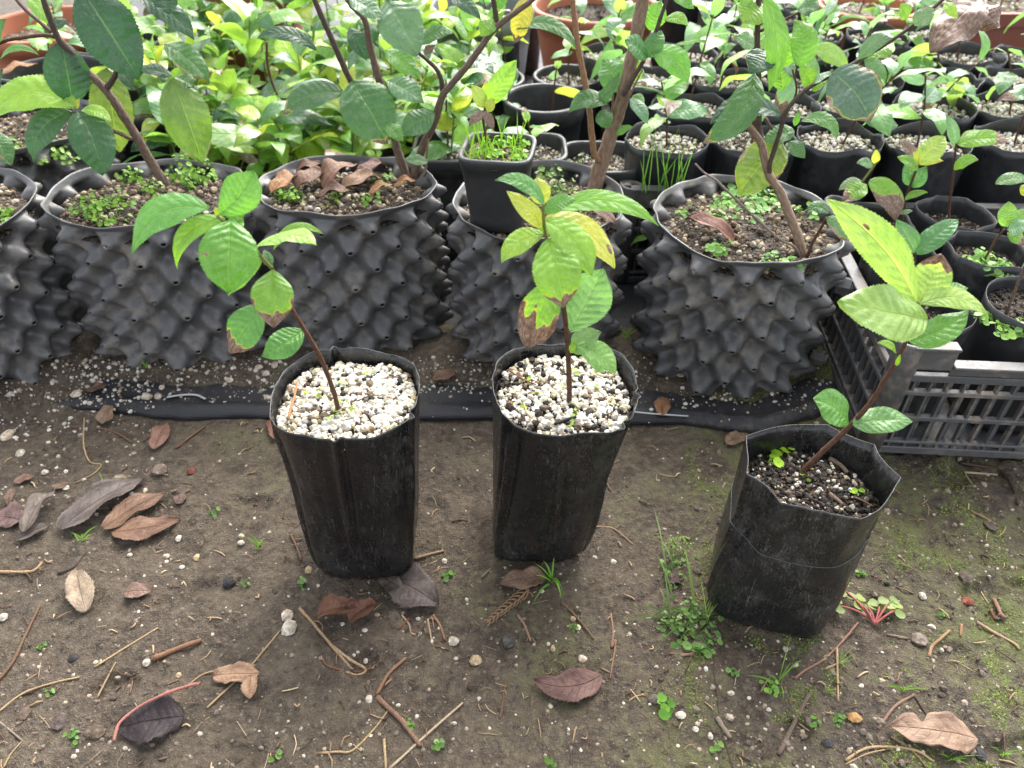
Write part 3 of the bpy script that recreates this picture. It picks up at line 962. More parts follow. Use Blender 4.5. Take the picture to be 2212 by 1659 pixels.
grow_bag('grow_bag', (0.0195, 0.4080, 0.001), B2, 0.915, 'tall black film bag with perlite and bark mix, middle of the three front bags', 'grow bag', M_BAG, M_SOIL,
         [('perlite', M_PERLITE, 1700, (0.0010, 0.0068), 0.0008, 1), ('bark_bits', M_DARKGRIT, 480, (0.001, 0.0065), 0.0012, 1)], 'black grow bags standing on the earth', rsB, nt=220, nzr=60, dome=0.004)
B3 = Sleeve(0.127, (0.0420, 0.0400), (0.0505, 0.0440), (0.011, 0.006), eb=5.0, et=2.0, wave=0.0014, seed=12.0, wrk=0.35, poly=7, crease=0.66, rot=0.30, pleats=[(-0.55, 0.0014, -0.1, 0.8, 0.3), (-2.9, 0.0016, 0.0, 0.7, 0.2)])
grow_bag('grow_bag', (0.1930, 0.3520, 0.001), B3, 0.80, 'short dusty black film bag of dark soil, rightmost of the front bags', 'grow bag', M_BAG2, M_SOIL,
         [('soil_crumbs', M_DARKGRIT, 1900, (0.0008, 0.0048), 0.0002, 1), ('perlite', M_PERLITE, 70, (0.0012, 0.0034), 0.0015, 1)], 'black grow bags standing on the earth', rsC, nt=220, nzr=60, dome=0.003)

for nm_, c0, c1, bagn in ((1, (-0.112, 0.396), 0.034, 'left'), (2, (0.035, 0.400), 0.034, 'middle')):
    Bf = Bag(); rsf = np.random.RandomState(60 + nm_)
    for k in range(9):
        a_, q_ = rsf.rand() * 6.28, c1 * math.sqrt(rsf.rand())
        for m_ in range(3):
            vs, fs = roundleaf((c0[0] + q_ * math.cos(a_) + rsf.randn() * .0015, c0[1] + q_ * math.sin(a_) + rsf.randn() * .0015, 0.1565 + rsf.rand() * 0.002), 0.0010 + 0.0008 * rsf.rand(), (rsf.randn() * .4, rsf.randn() * .4, 1)); Bf.add(vs, fs, None, rsf.rand())
    weed_obj('green_flecks', Bf, 'tiny green seedling flecks on the perlite of the %s bag' % bagn, 'weeds', (0.20, 0.34, 0.05), kind='stuff')
# worn fold line where the short bag was once turned down
_b3 = [o for o in bpy.data.objects if o.get('label', '').startswith('short dusty')][0]
fl = [B3.pt(t_ * 2 * PI / 60, B3.crease + 0.05 * math.sin(t_ * 2 * PI / 60 + 0.6), -0.0001) for t_ in range(0, 61)]
vs, fs, uv = tube(fl, 0.00026, 0.00026, 5, 2, 0.5)
put('fold_line', mesh('fold_line', vs, fs, uv), plastic('worn_film', (0.07, 0.07, 0.07), (0.16, 0.15, 0.13), 0.8, 0.4, False), _b3)
# sticks lying on the perlite
def twig(name, pts, r, col, label, cat='twig', P=None, r1=None, up=None, group='twigs and straws lying on the earth', flat=0.8, sides=6, rough=0.35, mat=None):
    P = P or GG
    p3 = [P(x, y) for x, y in pts]
    rr = S(p3[0], r)
    p3 = [p + V((0, 0, rr * 0.75 if up is None else up)) for p in p3]
    vs, fs, uv = tube(p3, rr, S(p3[-1], r1 if r1 else r * 0.75), sides, 5, rough, pts[0][0] * 0.13, flat)
    o = build(name, vs, fs, mat or M_TWIG, None, col, uv)
    return tag(o, label, cat, group)
STRAW = (0.34, 0.25, 0.14); TBROWN = (0.13, 0.075, 0.045); TDARK = (0.055, 0.036, 0.026); TRED = (0.17, 0.075, 0.04); TGREY = (0.20, 0.165, 0.13)
twig('bark_sliver', [(622, 908), (634, 868), (643, 828)], 3.6, (0.34, 0.17, 0.07), 'orange bark sliver lying on the perlite of the left bag', 'bark', lambda x, y: G(x, y, 0.156), group='bits lying on the potting mixes')
twig('bark_sliver', [(770, 868), (800, 856), (846, 853)], 1.4, TDARK, 'thin dark rootlet on the perlite right of the left stem', 'bark', lambda x, y: G(x, y, 0.157), group='bits lying on the potting mixes')
twig('bark_sliver', [(1198, 918), (1222, 909), (1245, 902)], 4.0, (0.02, 0.018, 0.018), 'charred black stick on the mix in front of the middle stem', 'bark', lambda x, y: G(x, y, 0.157), group='bits lying on the potting mixes')
twig('bark_sliver', [(1131, 872), (1138, 893), (1150, 905)], 2.4, (0.42, 0.33, 0.18), 'pale curved straw on the mix at the left of the middle bag', 'bark', lambda x, y: G(x, y, 0.157), group='bits lying on the potting mixes')
twig('bark_sliver', [(1098, 800), (1130, 820), (1158, 832)], 1.8, TRED, 'reddish root fibre at the back left of the middle bag mix', 'bark', lambda x, y: G(x, y, 0.157), group='bits lying on the potting mixes')
twig('bark_sliver', [(1790, 993), (1812, 1006), (1830, 1024)], 6.0, (0.16, 0.11, 0.08), 'brown flat bark chip right of the stem in the short bag', 'bark', lambda x, y: G(x, y, 0.106), group='bits lying on the potting mixes', flat=0.3)
twig('bark_sliver', [(1840, 1075), (1862, 1083), (1885, 1096)], 3.0, (0.12, 0.075, 0.05), 'brown bark strip near the front rim inside the short bag', 'bark', lambda x, y: G(x, y, 0.106), group='bits lying on the potting mixes')
twig('bark_sliver', [(1790, 1068), (1805, 1080), (1820, 1092)], 5.0, (0.20, 0.14, 0.10), 'tan bark flake at the front of the soil in the short bag', 'bark', lambda x, y: G(x, y, 0.106), group='bits lying on the potting mixes', flat=0.35)

# ================================================================== FRONT SEEDLINGS
# left: leaning stem with ten leaves
Y1 = 0.384
p = plant('tea_seedling', A(735, 905, Y1), 'leaning seedling with glossy bright green leaves in the left perlite bag', 'seedling', 'seedlings in the front bags')
stem(p, [(735, 915), (722, 850), (692, 772), (655, 708), (622, 652), (600, 604), (587, 579)], Y1, 5.6, 4.2, M_BARK_RED, 'stem')
stem(p, [(587, 579), (569, 560), (551, 540), (531, 522), (505, 497), (481, 476), (468, 466)], Y1, 4.4, 3.4, M_STEM_GREEN, 'shoot')
GL = (0.12, 0.30, 0.030)
leaf(p, 488, 472, 369, 576, 46, Y1 + .006, Y1 - .010, BRIGHT, hi=True, side=0.16, arch=0.08, tipcurl=0.4)
leaf(p, 490, 470, 520, 434, 52, Y1 + .010, Y1 + .018, GL, hi=True, upmix=0.2)
leaf(p, 566, 560, 494, 640, 58, Y1 + .006, Y1 + .004, BRIGHT, hi=True, side=-0.10, arch=0.06)
leaf(p, 470, 464, 549, 369, 84, Y1 + .004, Y1 + .016, (0.14, 0.34, 0.04), hi=True, side=0.07, arch=0.05, peak=1.25, sharp=0.75, upmix=0.15)
leaf(p, 452, 450, 284, 548, 78, Y1 + .002, Y1 - .014, (0.12, 0.31, 0.05), hi=True, side=0.20, arch=0.07, sharp=0.85)
leaf(p, 500, 473, 492, 632, 122, Y1 - .006, Y1 - .030, GL, hi=True, arch=0.12, upmix=0.30, peak=1.0, sharp=0.72, relief=0.020, brown=spot_brown(0.52, 0.78, 0.035))
leaf(p, 553, 536, 683, 530, 62, Y1, Y1 - .008, LIME, hi=True, side=0.22, arch=0.06, roll=-30)
leaf(p, 590, 540, 699, 507, 24, Y1 + .012, Y1 + .014, BRIGHT, side=0.28, arch=0.05)
leaf(p, 585, 578, 571, 540, 24, Y1 + .004, Y1 + .012, MID)
leaf(p, 570, 655, 496, 764, 82, Y1 + .008, Y1 - .004, (0.08, 0.22, 0.035), hi=True, arch=0.06, label='lower leaf with a withered tan tip', brown=both(tip_brown(0.80, 0.15, 3.0), edge_brown(0.6, 0.1, 1.0, -1)), peak=1.0)
leaf(p, 654, 713, 564, 770, 66, Y1 + .004, Y1 - .010, (0.085, 0.24, 0.035), hi=True, arch=0.08, side=-0.06, relief=0.022)
leaf(p, 587, 583, 592, 706, 88, Y1 - .004, Y1 - .024, BRIGHT, hi=True, arch=0.12, upmix=0.3, label='hanging leaf with a brown curled lower margin', brown=both(tip_brown(0.82, 0.1, 5.0), edge_brown(0.5, 0.12, 2.0)), sharp=0.7, peak=0.95, wave=0.06)

leaf(p, 484, 474, 440, 520, 34, Y1 + .012, Y1 + .004, BRIGHT, hi=True, side=0.1)
leaf(p, 494, 474, 524, 500, 44, Y1 + .012, Y1 + .006, GL, hi=True)
leaf(p, 470, 466, 464, 446, 10, Y1, Y1, YEL)

# middle: upright stem, yellowing crown
Y2 = 0.391
p = plant('tea_seedling', A(1229, 880, Y2), 'upright seedling with yellowing crown and scorched leaves in the middle bag', 'seedling', 'seedlings in the front bags')
stem(p, [(1229, 890), (1230, 840), (1228, 790), (1226, 740), (1220, 680), (1214, 640), (1200, 580)], Y2, 6.2, 4.6, M_BARK_RED, 'stem')
stem(p, [(1200, 582), (1186, 535), (1178, 505), (1174, 470), (1174, 440)], Y2, 4.6, 3.0, M_STEM_GREEN, 'shoot')
leaf(p, 1173, 440, 1158, 384, 46, Y2 + .010, Y2 + .018, YEL, hi=True, upmix=0.15, sharp=0.6)
leaf(p, 1175, 485, 1094, 412, 46, Y2 + .004, Y2 - .002, YEL, hi=True, side=-0.06, label='yellowed leaf with a bleached tip', sharp=0.65)
leaf(p, 1176, 444, 1068, 390, 40, Y2 + .000, Y2 - .006, (0.085, 0.24, 0.045), hi=True, side=0.16, arch=0.08)
leaf(p, 1178, 462, 1244, 432, 40, Y2 + .004, Y2 + .004, GREEN, hi=True, side=0.10)
leaf(p, 1180, 466, 1423, 488, 50, Y2 + .012, Y2 + .000, (0.17, 0.37, 0.035), hi=True, side=0.17, arch=0.06, sharp=0.9, twist=0.3)
leaf(p, 1177, 472, 1327, 581, 62, Y2 + .002, Y2 - .012, (0.50, 0.50, 0.07), hi=True, side=0.14, arch=0.06, label='yellow leaf with a brown patch near its tip', brown=spot_brown(0.80, -0.55, 0.06, 4.0), sharp=0.62)
leaf(p, 1179, 478, 1279, 597, 72, Y2 - .004, Y2 - .022, (0.22, 0.40, 0.035), hi=True, side=0.10, arch=0.08, sharp=0.7)
leaf(p, 1174, 506, 1083, 569, 54, Y2, Y2 - .010, (0.26, 0.42, 0.04), hi=True, side=0.14, arch=0.05)
leaf(p, 1180, 510, 1165, 470, 26, Y2 + .004, Y2 + .01, LIME)
leaf(p, 1196, 600, 1140, 748, 92, Y2 + .004, Y2 - .006, BRIGHT, hi=True, arch=0.05, peak=1.15, sharp=0.62, label='half dead lower leaf, brown and papery with holes', brown=both(tip_brown(0.66, 0.3, 8.0), edge_brown(0.4, 0.30, 4.0), spot_brown(0.42, 0.25, 0.03)), wave=0.09)
leaf(p, 1232, 718, 1303, 580, 104, Y2 + .006, Y2 + .018, (0.15, 0.30, 0.085), hi=True, arch=-0.04, upmix=0.1, peak=1.15, sharp=0.75)
leaf(p, 1233, 755, 1298, 716, 58, Y2 + .004, Y2 + .000, PALE, hi=True, arch=0.07)
leaf(p, 1240, 744, 1328, 806, 62, Y2 - .002, Y2 - .012, (0.17, 0.33, 0.07), hi=True, arch=0.08, side=0.08, peak=1.2, sharp=0.62, bite=lambda u, v: 0.35 * sstep(0.75, 0.9, u) * (1 if v > 0 else 0.2))
leaf(p, 1186, 516, 1218, 664, 104, Y2 - .010, Y2 - .034, (0.20, 0.38, 0.03), hi=True, arch=0.10, upmix=0.3, label='broad front leaf with a crisp brown tip', brown=tip_brown(0.90, 0.12, 2.0), sharp=0.65, peak=0.95, relief=0.018)
leaf(p, 1233, 762, 1243, 738, 16, Y2 - .004, Y2 - .006, LIME)

# right: bent stem, lime crown
Y3 = 0.373
p = plant('tea_seedling', A(1721, 1032, Y3), 'bent seedling with lime yellow crown in the short right bag', 'seedling', 'seedlings in the front bags')
stem(p, [(1712, 1044), (1740, 1012), (1772, 980), (1815, 940), (1850, 905), (1882, 868), (1908, 826), (1935, 782), (1958, 735)], Y3, 6.4, 4.6, M_BARK_RED, 'stem')
stem(p, [(1958, 735), (1970, 700), (1978, 670), (1984, 652)], Y3, 4.6, 3.4, M_STEM_GREEN, 'shoot')
leaf(p, 1964, 738, 2092, 668, 66, Y3 + .010, Y3 + .014, GREEN, hi=True, arch=0.05, side=-0.10)
leaf(p, 2030, 650, 2092, 622, 40, Y3 + .022, Y3 + .026, GREEN, side=0.1)
leaf(p, 1986, 660, 2032, 552, 80, Y3 + .006, Y3 + .020, (0.30, 0.45, 0.085), hi=True, upmix=0.2, peak=1.15, sharp=0.6, arch=-0.05, tipcurl=-0.3, label='lime leaf with a dark red withered tip', brown=tip_brown(0.86, 0.12, 4.0))
leaf(p, 1990, 657, 2133, 682, 52, Y3 + .002, Y3 - .004, (0.32, 0.45, 0.085), hi=True, side=0.18, arch=0.06)
leaf(p, 1978, 652, 1785, 430, 86, Y3 + .004, Y3 + .004, (0.29, 0.44, 0.085), hi=True, side=0.05, arch=0.04, upmix=0.15, sharp=0.8, peak=1.0, label='longest lime leaf with one round brown spot', brown=spot_brown(0.70, 0.18, 0.035, 3.0))
leaf(p, 2000, 690, 1811, 650, 122, Y3 - .006, Y3 - .016, (0.28, 0.43, 0.085), hi=True, side=-0.06, arch=0.10, upmix=0.35, peak=1.05, sharp=0.62, relief=0.022)
leaf(p, 1936, 763, 1894, 741, 20, Y3 - .002, Y3 - .004, LIME, side=0.1)
leaf(p, 1936, 790, 1945, 764, 10, Y3 - .002, Y3 - .004, LIME)
leaf(p, 1832, 918, 1756, 862, 78, Y3 - .004, Y3 - .004, (0.11, 0.28, 0.04), hi=True, arch=0.09, side=0.06, peak=1.15, sharp=0.62, relief=0.02)
leaf(p, 1842, 918, 1972, 910, 62, Y3 - .004, Y3 - .002, (0.12, 0.26, 0.06), hi=True, arch=0.05, side=0.04, sharp=0.68)

# ================================================================== DIMPLED POTS IN A ROW
APB = 0.007
airpot((-0.532, 0.645, APB), 0.086, 0.163, 10, 'black dimpled pot cut by the left edge of the picture', 1.0, soil=0.148)
airpot((-0.345, 0.678, APB), 0.091, 0.163, 0, 'dimpled black pot with clover weeds under the leaning brown trunk', 2.0, (1.03, 0.80), soil=0.147)
airpot((-0.160, 0.693, APB), 0.086, 0.163, 0, 'dimpled black pot strewn with brown dead leaves', 3.0, (1.0, 0.76), soil=0.147)
airpot((0.026, 0.674, APB), 0.082, 0.158, 50, 'dimpled black pot with a small square pot standing in it', 4.0, (1.0, 0.95), soil=0.143)
airpot((0.221, 0.652, APB), 0.087, 0.150, 22, 'dimpled black pot with bolted seam beside the black crate', 5.0)
airpot((-0.565, 0.880, APB), 0.084, 0.150, 70, 'dimpled black pot at far left behind the front row', 6.0, (1.0, 1.0))
# bolts on the seam of the pot beside the crate
_pe = [o for o in bpy.data.objects if o.get('label', '').startswith('dimpled black pot with bolted seam')][0]
for x, y, s in ((1803, 613, 20), (1748, 768, 18), (1723, 838, 17)):
    c = A(x, y, 0.625)
    d = V((0.85, -0.5, 0.05)).normalized()
    a = d.orthogonal().normalized(); b_ = d.cross(a)
    r = S(c, s); c = c + d * 0.010
    Bq = Bag()
    for (q0, q1, rr, sides) in ((-0.9, 0.55, 1.0, 6), (0.55, 0.9, 0.62, 12)):
        vs = [c + d * (r * q) + a * (math.cos(2 * PI * k / sides) * r * rr) + b_ * (math.sin(2 * PI * k / sides) * r * rr) for q in (q0, q1) for k in range(sides)]
        fs = [(k, (k + 1) % sides, sides + (k + 1) % sides, sides + k) for k in range(sides)] + [tuple(range(sides))[::-1], tuple(range(sides, 2 * sides))]
        Bq.add(vs, fs)
    o = build('bolt', Bq.v, Bq.f, M_GREY if False else M_CRATE, _pe, smooth=False)

# ================================================================== SHRUBS IN THE DIMPLED POTS
# shrub with big dark leaves at the left
YB = 0.716
p = plant('tea_shrub', A(362, 412, YB), 'leggy shrub with large dark leaves on a leaning brown trunk at left', 'shrub', 'shrubs growing in the dimpled pots')
stem(p, [(370, 425), (362, 405), (328, 353), (294, 294), (259, 237), (228, 194), (184, 150)], YB, 11, 8, M_BARK_BROWN, 'trunk', 10)
stem(p, [(184, 150), (160, 118), (128, 86), (112, 50), (94, 0), (88, -25)], YB, 8, 6, M_BARK_DARK, 'branch')
stem(p, [(228, 194), (238, 180), (246, 168), (253, 152), (262, 120), (268, 90)], YB, 7, 4, M_BARK_DARK, 'branch')
stem(p, [(284, 300), (258, 288), (219, 272), (190, 254), (169, 240)], YB - .01, 4.5, 3.2, M_BARK_BROWN, 'branch')
stem(p, [(122, 80), (95, 76), (60, 80), (20, 86), (-15, 98)], YB, 4.5, 3.5, M_BARK_RED, 'branch')
stem(p, [(112, 70), (84, 46), (50, 16), (20, -20)], YB + .01, 4.5, 3.5, M_BARK_BROWN, 'branch')
leaf(p, 230, 146, 258, 328, 84, YB + .03, YB + .02, OLIVE, sharp=0.7, label='olive leaf hanging behind the trunk')
leaf(p, 372, 168, 436, 350, 98, YB + .03, YB + .015, (0.12, 0.21, 0.035), sharp=0.65, brown=edge_brown(0.75, 0.06, 3.0), label='olive green leaf with scorched lower edge', wave=0.07)
leaf(p, 176, -22, 300, 172, 122, YB - .02, YB - .03, DARK, sharp=0.72, arch=0.06, upmix=0.35, label='largest dark leaf at the top left')
leaf(p, 157, 222, 132, 82, 90, YB - .014, YB + .004, (0.028, 0.095, 0.028), sharp=0.75, upmix=0.25)
leaf(p, 166, 230, -30, 272, 84, YB - .02, YB - .035, (0.25, 0.43, 0.035), side=0.24, arch=0.08, sharp=0.72, label='bright lime leaf reaching to the left edge')
leaf(p, 156, 242, 74, 352, 64, YB - .01, YB - .03, (0.028, 0.085, 0.025), side=-0.16, arch=0.08)
leaf(p, 169, 240, 221, 380, 90, YB - .02, YB - .05, (0.032, 0.11, 0.026), arch=0.10, sharp=0.72, side=0.05)
leaf(p, 176, 238, 241, 265, 30, YB - .02, YB - .035, LIME, side=0.10, arch=0.1)
leaf(p, 165, 234, 172, 212, 12, YB - .02, YB - .02, YEL)
leaf(p, 300, -6, 420, 86, 56, YB + .02, YB + .01, DARK, side=0.08, arch=0.08)
leaf(p, 352, -12, 366, 32, 50, YB + .01, YB + .0, DARK)
leaf(p, 354, 96, 452, 176, 60, YB + .04, YB + .03, MID, side=0.05, arch=0.08, label='green leaf with dry pinkish lower edge', brown=edge_brown(0.35, 0.14, 6.0, 1))
leaf(p, 372, 166, 296, 150, 30, YB + .04, YB + .04, DARK, side=0.05)
leaf(p, 380, 165, 420, 190, 44, YB + .04, YB + .03, MID)
leaf(p, 262, 148, 286, 194, 30, YB + .0, YB - .01, DARK)
leaf(p, -12, 96, 12, 40, 36, YB, YB - .005, MID); leaf(p, -14, 215, 6, 150, 34, YB, YB - .005, DARK)
leaf(p, -20, 285, 26, 358, 52, YB - .02, YB - .04, MID, brown=spot_brown(0.75, 0.6, 0.08))
leaf(p, 60, -10, 120, 62, 34, YB + .05, YB + .04, BRIGHT); leaf(p, 96, 70, 150, 42, 26, YB + .02, YB + .03, DARK)
leaf(p, 0, 128, 85, 120, 18, YB + .02, YB + .02, GREEN, side=0.2)

# three-stemmed shrub in the pot of dead leaves
YC = 0.730
p = plant('tea_shrub', A(884, 398, YC), 'three-stemmed shrub with pale glossy leaves above the leaf-strewn pot', 'shrub', 'shrubs growing in the dimpled pots')
stem(p, [(884, 408), (876, 375), (860, 328), (850, 290), (838, 235), (822, 181), (810, 140), (800, 103), (787, 41), (760, 12), (745, -15)], YC, 9.5, 6, M_BARK_BROWN, 'trunk', 10)
stem(p, [(892, 405), (900, 360), (915, 312), (940, 259), (953, 212), (971, 187), (1018, 131), (1065, 66), (1112, 28), (1152, -2), (1180, -25)], YC - .004, 9.5, 5, M_BARK_BROWN, 'trunk', 10)
stem(p, [(850, 292), (815, 250), (780, 205), (756, 172), (725, 103), (700, 47), (681, 3), (672, -22)], YC + .01, 7.5, 6, M_BARK_DARK, 'trunk')
stem(p, [(956, 196), (953, 172), (943, 150), (921, 128), (897, 109)], YC, 5.5, 4, M_BARK_DARK, 'branch')
stem(p, [(1068, 62), (1072, 40), (1066, 0), (1062, -25)], YC, 6, 5, M_BARK_DARK, 'branch')
stem(p, [(905, 395), (918, 370), (922, 330), (925, 300)], YC - .01, 3.0, 2.2, M_BARK_TAN, 'branch')
stem(p, [(576, 90), (578, 140), (590, 185), (600, 205)], YC + .06, 3.0, 2.2, M_BARK_RED, 'branch')
leaf(p, 760, 176, 836, 311, 118, YC - .02, YC - .045, (0.055, 0.15, 0.035), arch=0.08, sharp=0.58, label='broad green leaf with a bitten lower right corner', bite=lambda u, v: 0.5 * sstep(0.8, 0.87, u) * sstep(0.1, 0.35, -v), brown=tip_brown(0.97, 0.05, 3.0))
leaf(p, 738, 200, 612, 246, 62, YC - .01, YC - .02, (0.05, 0.125, 0.035), side=0.08, sharp=0.65, brown=tip_brown(0.96, 0.06, 1.0))
leaf(p, 836, 2, 900, 122, 100, YC - .01, YC - .03, (0.09, 0.18, 0.075), arch=0.06, sharp=0.7, upmix=0.55)
leaf(p, 838, 174, 916, 222, 54, YC - .015, YC - .03, (0.085, 0.19, 0.07), arch=0.08)
leaf(p, 938, 244, 864, 292, 60, YC - .02, YC - .03, (0.06, 0.15, 0.045), arch=0.06)
leaf(p, 834, 268, 872, 306, 34, YC - .04, YC - .05, GREEN); leaf(p, 924, 350, 872, 345, 26, YC - .02, YC - .025, (0.10, 0.2, 0.07))
leaf(p, 684, 108, 552, 84, 36, YC, YC - .01, DARK, side=0.14); leaf(p, 756, -6, 826, 44, 54, YC - .02, YC - .03, (0.10, 0.20, 0.09), upmix=0.6)
leaf(p, 908, 98, 982, 72, 36, YC, YC, MID, side=0.14); leaf(p, 832, 108, 908, 168, 48, YC + .02, YC + .01, GREEN)
leaf(p, 1064, 40, 1040, 80, 40, YC, YC - .01, BRIGHT); leaf(p, 964, -8, 1038, 44, 34, YC - .01, YC - .02, DARK, side=0.08)
leaf(p, 1140, -6, 1114, 92, 46, YC + .03, YC + .02, (0.40, 0.36, 0.045), sharp=0.6, label='yellow leaf with brown tip hanging from a branch', brown=tip_brown(0.9, 0.1, 2.0))
leaf(p, 1116, 62, 1246, 108, 34, YC + .02, YC + .0, MID, side=0.22, arch=0.06)
leaf(p, 755, 60, 792, 130, 40, YC + .02, YC + .01, DARK); leaf(p, 752, 150, 786, 98, 34, YC + .03, YC + .03, (0.05, 0.12, 0.05), upmix=0.7)
leaf(p, 1000, 130, 1068, 160, 44, YC + .01, YC, (0.12, 0.2, 0.12), upmix=0.7, side=0.1); leaf(p, 985, 165, 978, 210, 30, YC + .02, YC, GREEN)
leaf(p, 1070, 20, 1100, -10, 24, YC, YC, GREEN); leaf(p, 916, 116, 940, 98, 20, YC, YC, (0.16, 0.06, 0.05), name='leaf', label='small withered russet leaf', brown=lambda u, v: 0.9)

# tall tan-stemmed shrub in the pot that holds the small square pot
YD = 0.716
p = plant('tea_shrub', A(1283, 410, YD), 'tall shrub with thick tan stem in the pot behind the square pot', 'shrub', 'shrubs growing in the dimpled pots')
stem(p, [(1276, 425), (1284, 408), (1302, 344), (1327, 266), (1355, 172), (1374, 78), (1390, -5), (1396, -40)], YD, 17, 12.5, M_BARK_TAN, 'trunk', 12)
stem(p, [(1294, 348), (1284, 330), (1277, 280), (1271, 219), (1260, 160), (1249, 103), (1240, 30), (1234, -30)], YD - .006, 7, 6, bark_material('orange_bark', (0.12, 0.06, 0.03), (0.25, 0.135, 0.07), (0.38, 0.24, 0.14)), 'trunk')
stem(p, [(1346, 206), (1362, 180), (1393, 125), (1416, 70), (1440, 0), (1448, -25)], YD - .01, 5, 4, M_BARK_DARK, 'branch')
stem(p, [(1340, 262), (1354, 222), (1372, 182), (1388, 150)], YD - .012, 2.6, 2.0, M_BARK_TAN, 'branch')
stem(p, [(1318, 290), (1322, 240), (1326, 190), (1330, 165)], YD - .004, 2.6, 2.0, M_BARK_TAN, 'branch')
leaf(p, 1398, 126, 1350, 86, 52, YD - .02, YD - .03, (0.07, 0.20, 0.045), sharp=0.6, peak=1.2); leaf(p, 1398, 124, 1430, 66, 44, YD - .02, YD - .01, (0.08, 0.22, 0.045), sharp=0.65)
leaf(p, 1410, 112, 1484, 180, 62, YD - .02, YD - .035, (0.13, 0.34, 0.035), arch=0.10, side=0.14, sharp=0.65, label='bright green leaf with drip tip beside the thick stem')
leaf(p, 1344, 196, 1302, 130, 62, YD + .0, YD + .02, (0.07, 0.2, 0.03), sharp=0.65, upmix=0.15); leaf(p, 1366, 176, 1380, 130, 34, YD + .02, YD + .02, BRIGHT)
leaf(p, 1276, 226, 1338, 156, 28, YD - .01, YD - .01, MID, side=0.15); leaf(p, 1312, 226, 1228, 242, 46, YD - .02, YD - .02, MID, side=0.2); leaf(p, 1296, 240, 1316, 278, 40, YD - .02, YD - .03, MID)
leaf(p, 1322, 214, 1290, 200, 30, YD + .02, YD + .02, MID); leaf(p, 1404, 66, 1428, 0, 48, YD, YD + .01, (0.16, 0.38, 0.04), upmix=0.15); leaf(p, 1436, 44, 1486, 58, 28, YD, YD - .01, BRIGHT, side=0.2)
leaf(p, 1362, 212, 1400, 268, 34, YD - .02, YD - .035, (0.12, 0.25, 0.12), upmix=0.7); leaf(p, 1366, 206, 1392, 226, 26, YD - .01, YD - .02, GREEN); leaf(p, 1330, 290, 1368, 274, 22, YD - .01, YD - .02, GREEN)
leaf(p, 1452, -14, 1500, 20, 30, YD, YD - .01, GREEN)

# forked shrub in the bolted pot
Y0 = 0.606
p = plant('tea_shrub', A(1736, 556, Y0), 'forked shrub with a sawn-off stub above the bolted pot', 'shrub', 'shrubs growing in the dimpled pots')
stem(p, [(1740, 570, Y0), (1733, 548, Y0), (1722, 505, .612), (1706, 467, .618), (1686, 416, .625), (1660, 375, .632), (1647, 319, .638), (1636, 297, .640), (1605, 259, .640), (1584, 247, .638), (1569, 244, .636)], Y0, 11, 6.5, M_BARK_TAN, 'trunk', 12)
stem(p, [(1650, 335, .638), (1643, 295, .645), (1639, 266, .65), (1641, 203, .655), (1637, 140, .66), (1636, 80, .665), (1639, -5, .67), (1640, -40, .672)], .65, 7, 6, M_BARK_DARK, 'trunk')
stem(p, [(1662, 372, .630), (1664, 350, .630), (1686, 281, .630), (1696, 244, .632), (1721, 212, .635), (1755, 184, .638), (1796, 162, .64), (1849, 134, .645), (1911, 97, .65), (1970, 56, .655), (2036, 0, .66), (2056, -20, .66)], .63, 5.5, 3.5, M_BARK_DARK, 'trunk')
stem(p, [(1730, 556, .602), (1714, 532, .602), (1683, 516, .604), (1630, 469, .61), (1567, 409, .62), (1545, 388, .625), (1522, 374, .63), (1502, 354, .632)], .61, 3.4, 2.2, bark_material('grey_bark', (0.09, 0.07, 0.06), (0.18, 0.14, 0.12), (0.30, 0.25, 0.21)), 'branch')
stem(p, [(1742, 560, .60), (1755, 525, .598), (1772, 495, .596), (1786, 470, .594)], .60, 4, 3, M_BARK_RED, 'branch')
stem(p, [(1690, 262, .634), (1720, 200, .64), (1712, 150, .642)], .64, 3, 2, M_BARK_RED, 'branch'); stem(p, [(1652, 255, .645), (1668, 280, .64)], .64, 4, 4, M_BARK_BROWN, 'branch')
stem(p, [(1640, 68, .66), (1680, 50, .66), (1735, 22, .66)], .66, 3.4, 2.4, M_BARK_RED, 'branch')
YE = 0.64
leaf(p, 1688, 306, 1596, 420, 98, YE + .02, YE + .005, (0.16, 0.24, 0.03), sharp=0.62, label='yellow-green leaf hanging behind the forked stem', brown=edge_brown(0.2, 0.03, 2.0)); leaf(p, 1716, 282, 1650, 304, 44, YE + .02, YE + .02, MID, sharp=0.6)
leaf(p, 1648, 8, 1604, 50, 74, YE + .03, YE + .02, (0.20, 0.36, 0.04), sharp=0.6); leaf(p, 1628, 0, 1590, -20, 50, YE + .03, YE + .03, BRIGHT)
leaf(p, 1700, 145, 1692, 70, 52, YE + .01, YE + .02, (0.17, 0.36, 0.035), upmix=0.15); leaf(p, 1722, 142, 1716, 46, 56, YE + .0, YE + .02, (0.13, 0.30, 0.03), upmix=0.15, side=0.18, sharp=0.6)
leaf(p, 1690, 195, 1680, 120, 50, YE + .02, YE + .03, (0.14, 0.30, 0.035)); leaf(p, 1652, -8, 1660, 198, 50, YE - .01, YE - .025, (0.12, 0.27, 0.035), side=0.10, arch=0.06, sharp=0.75, wave=0.08, label='long wavy leaf hanging down the dark stem')
leaf(p, 1650, 108, 1618, 156, 66, YE - .01, YE - .025, (0.035, 0.10, 0.04), sharp=0.6, side=0.1, brown=edge_brown(0.3, 0.05, 5.0, 1)); leaf(p, 1628, 158, 1516, 310, 70, YE - .01, YE - .04, (0.06, 0.155, 0.03), side=0.17, arch=0.08, sharp=0.72, label='long drooping dark leaf with a yellow rim', brown=tip_brown(0.99, 0.05, 1.0))
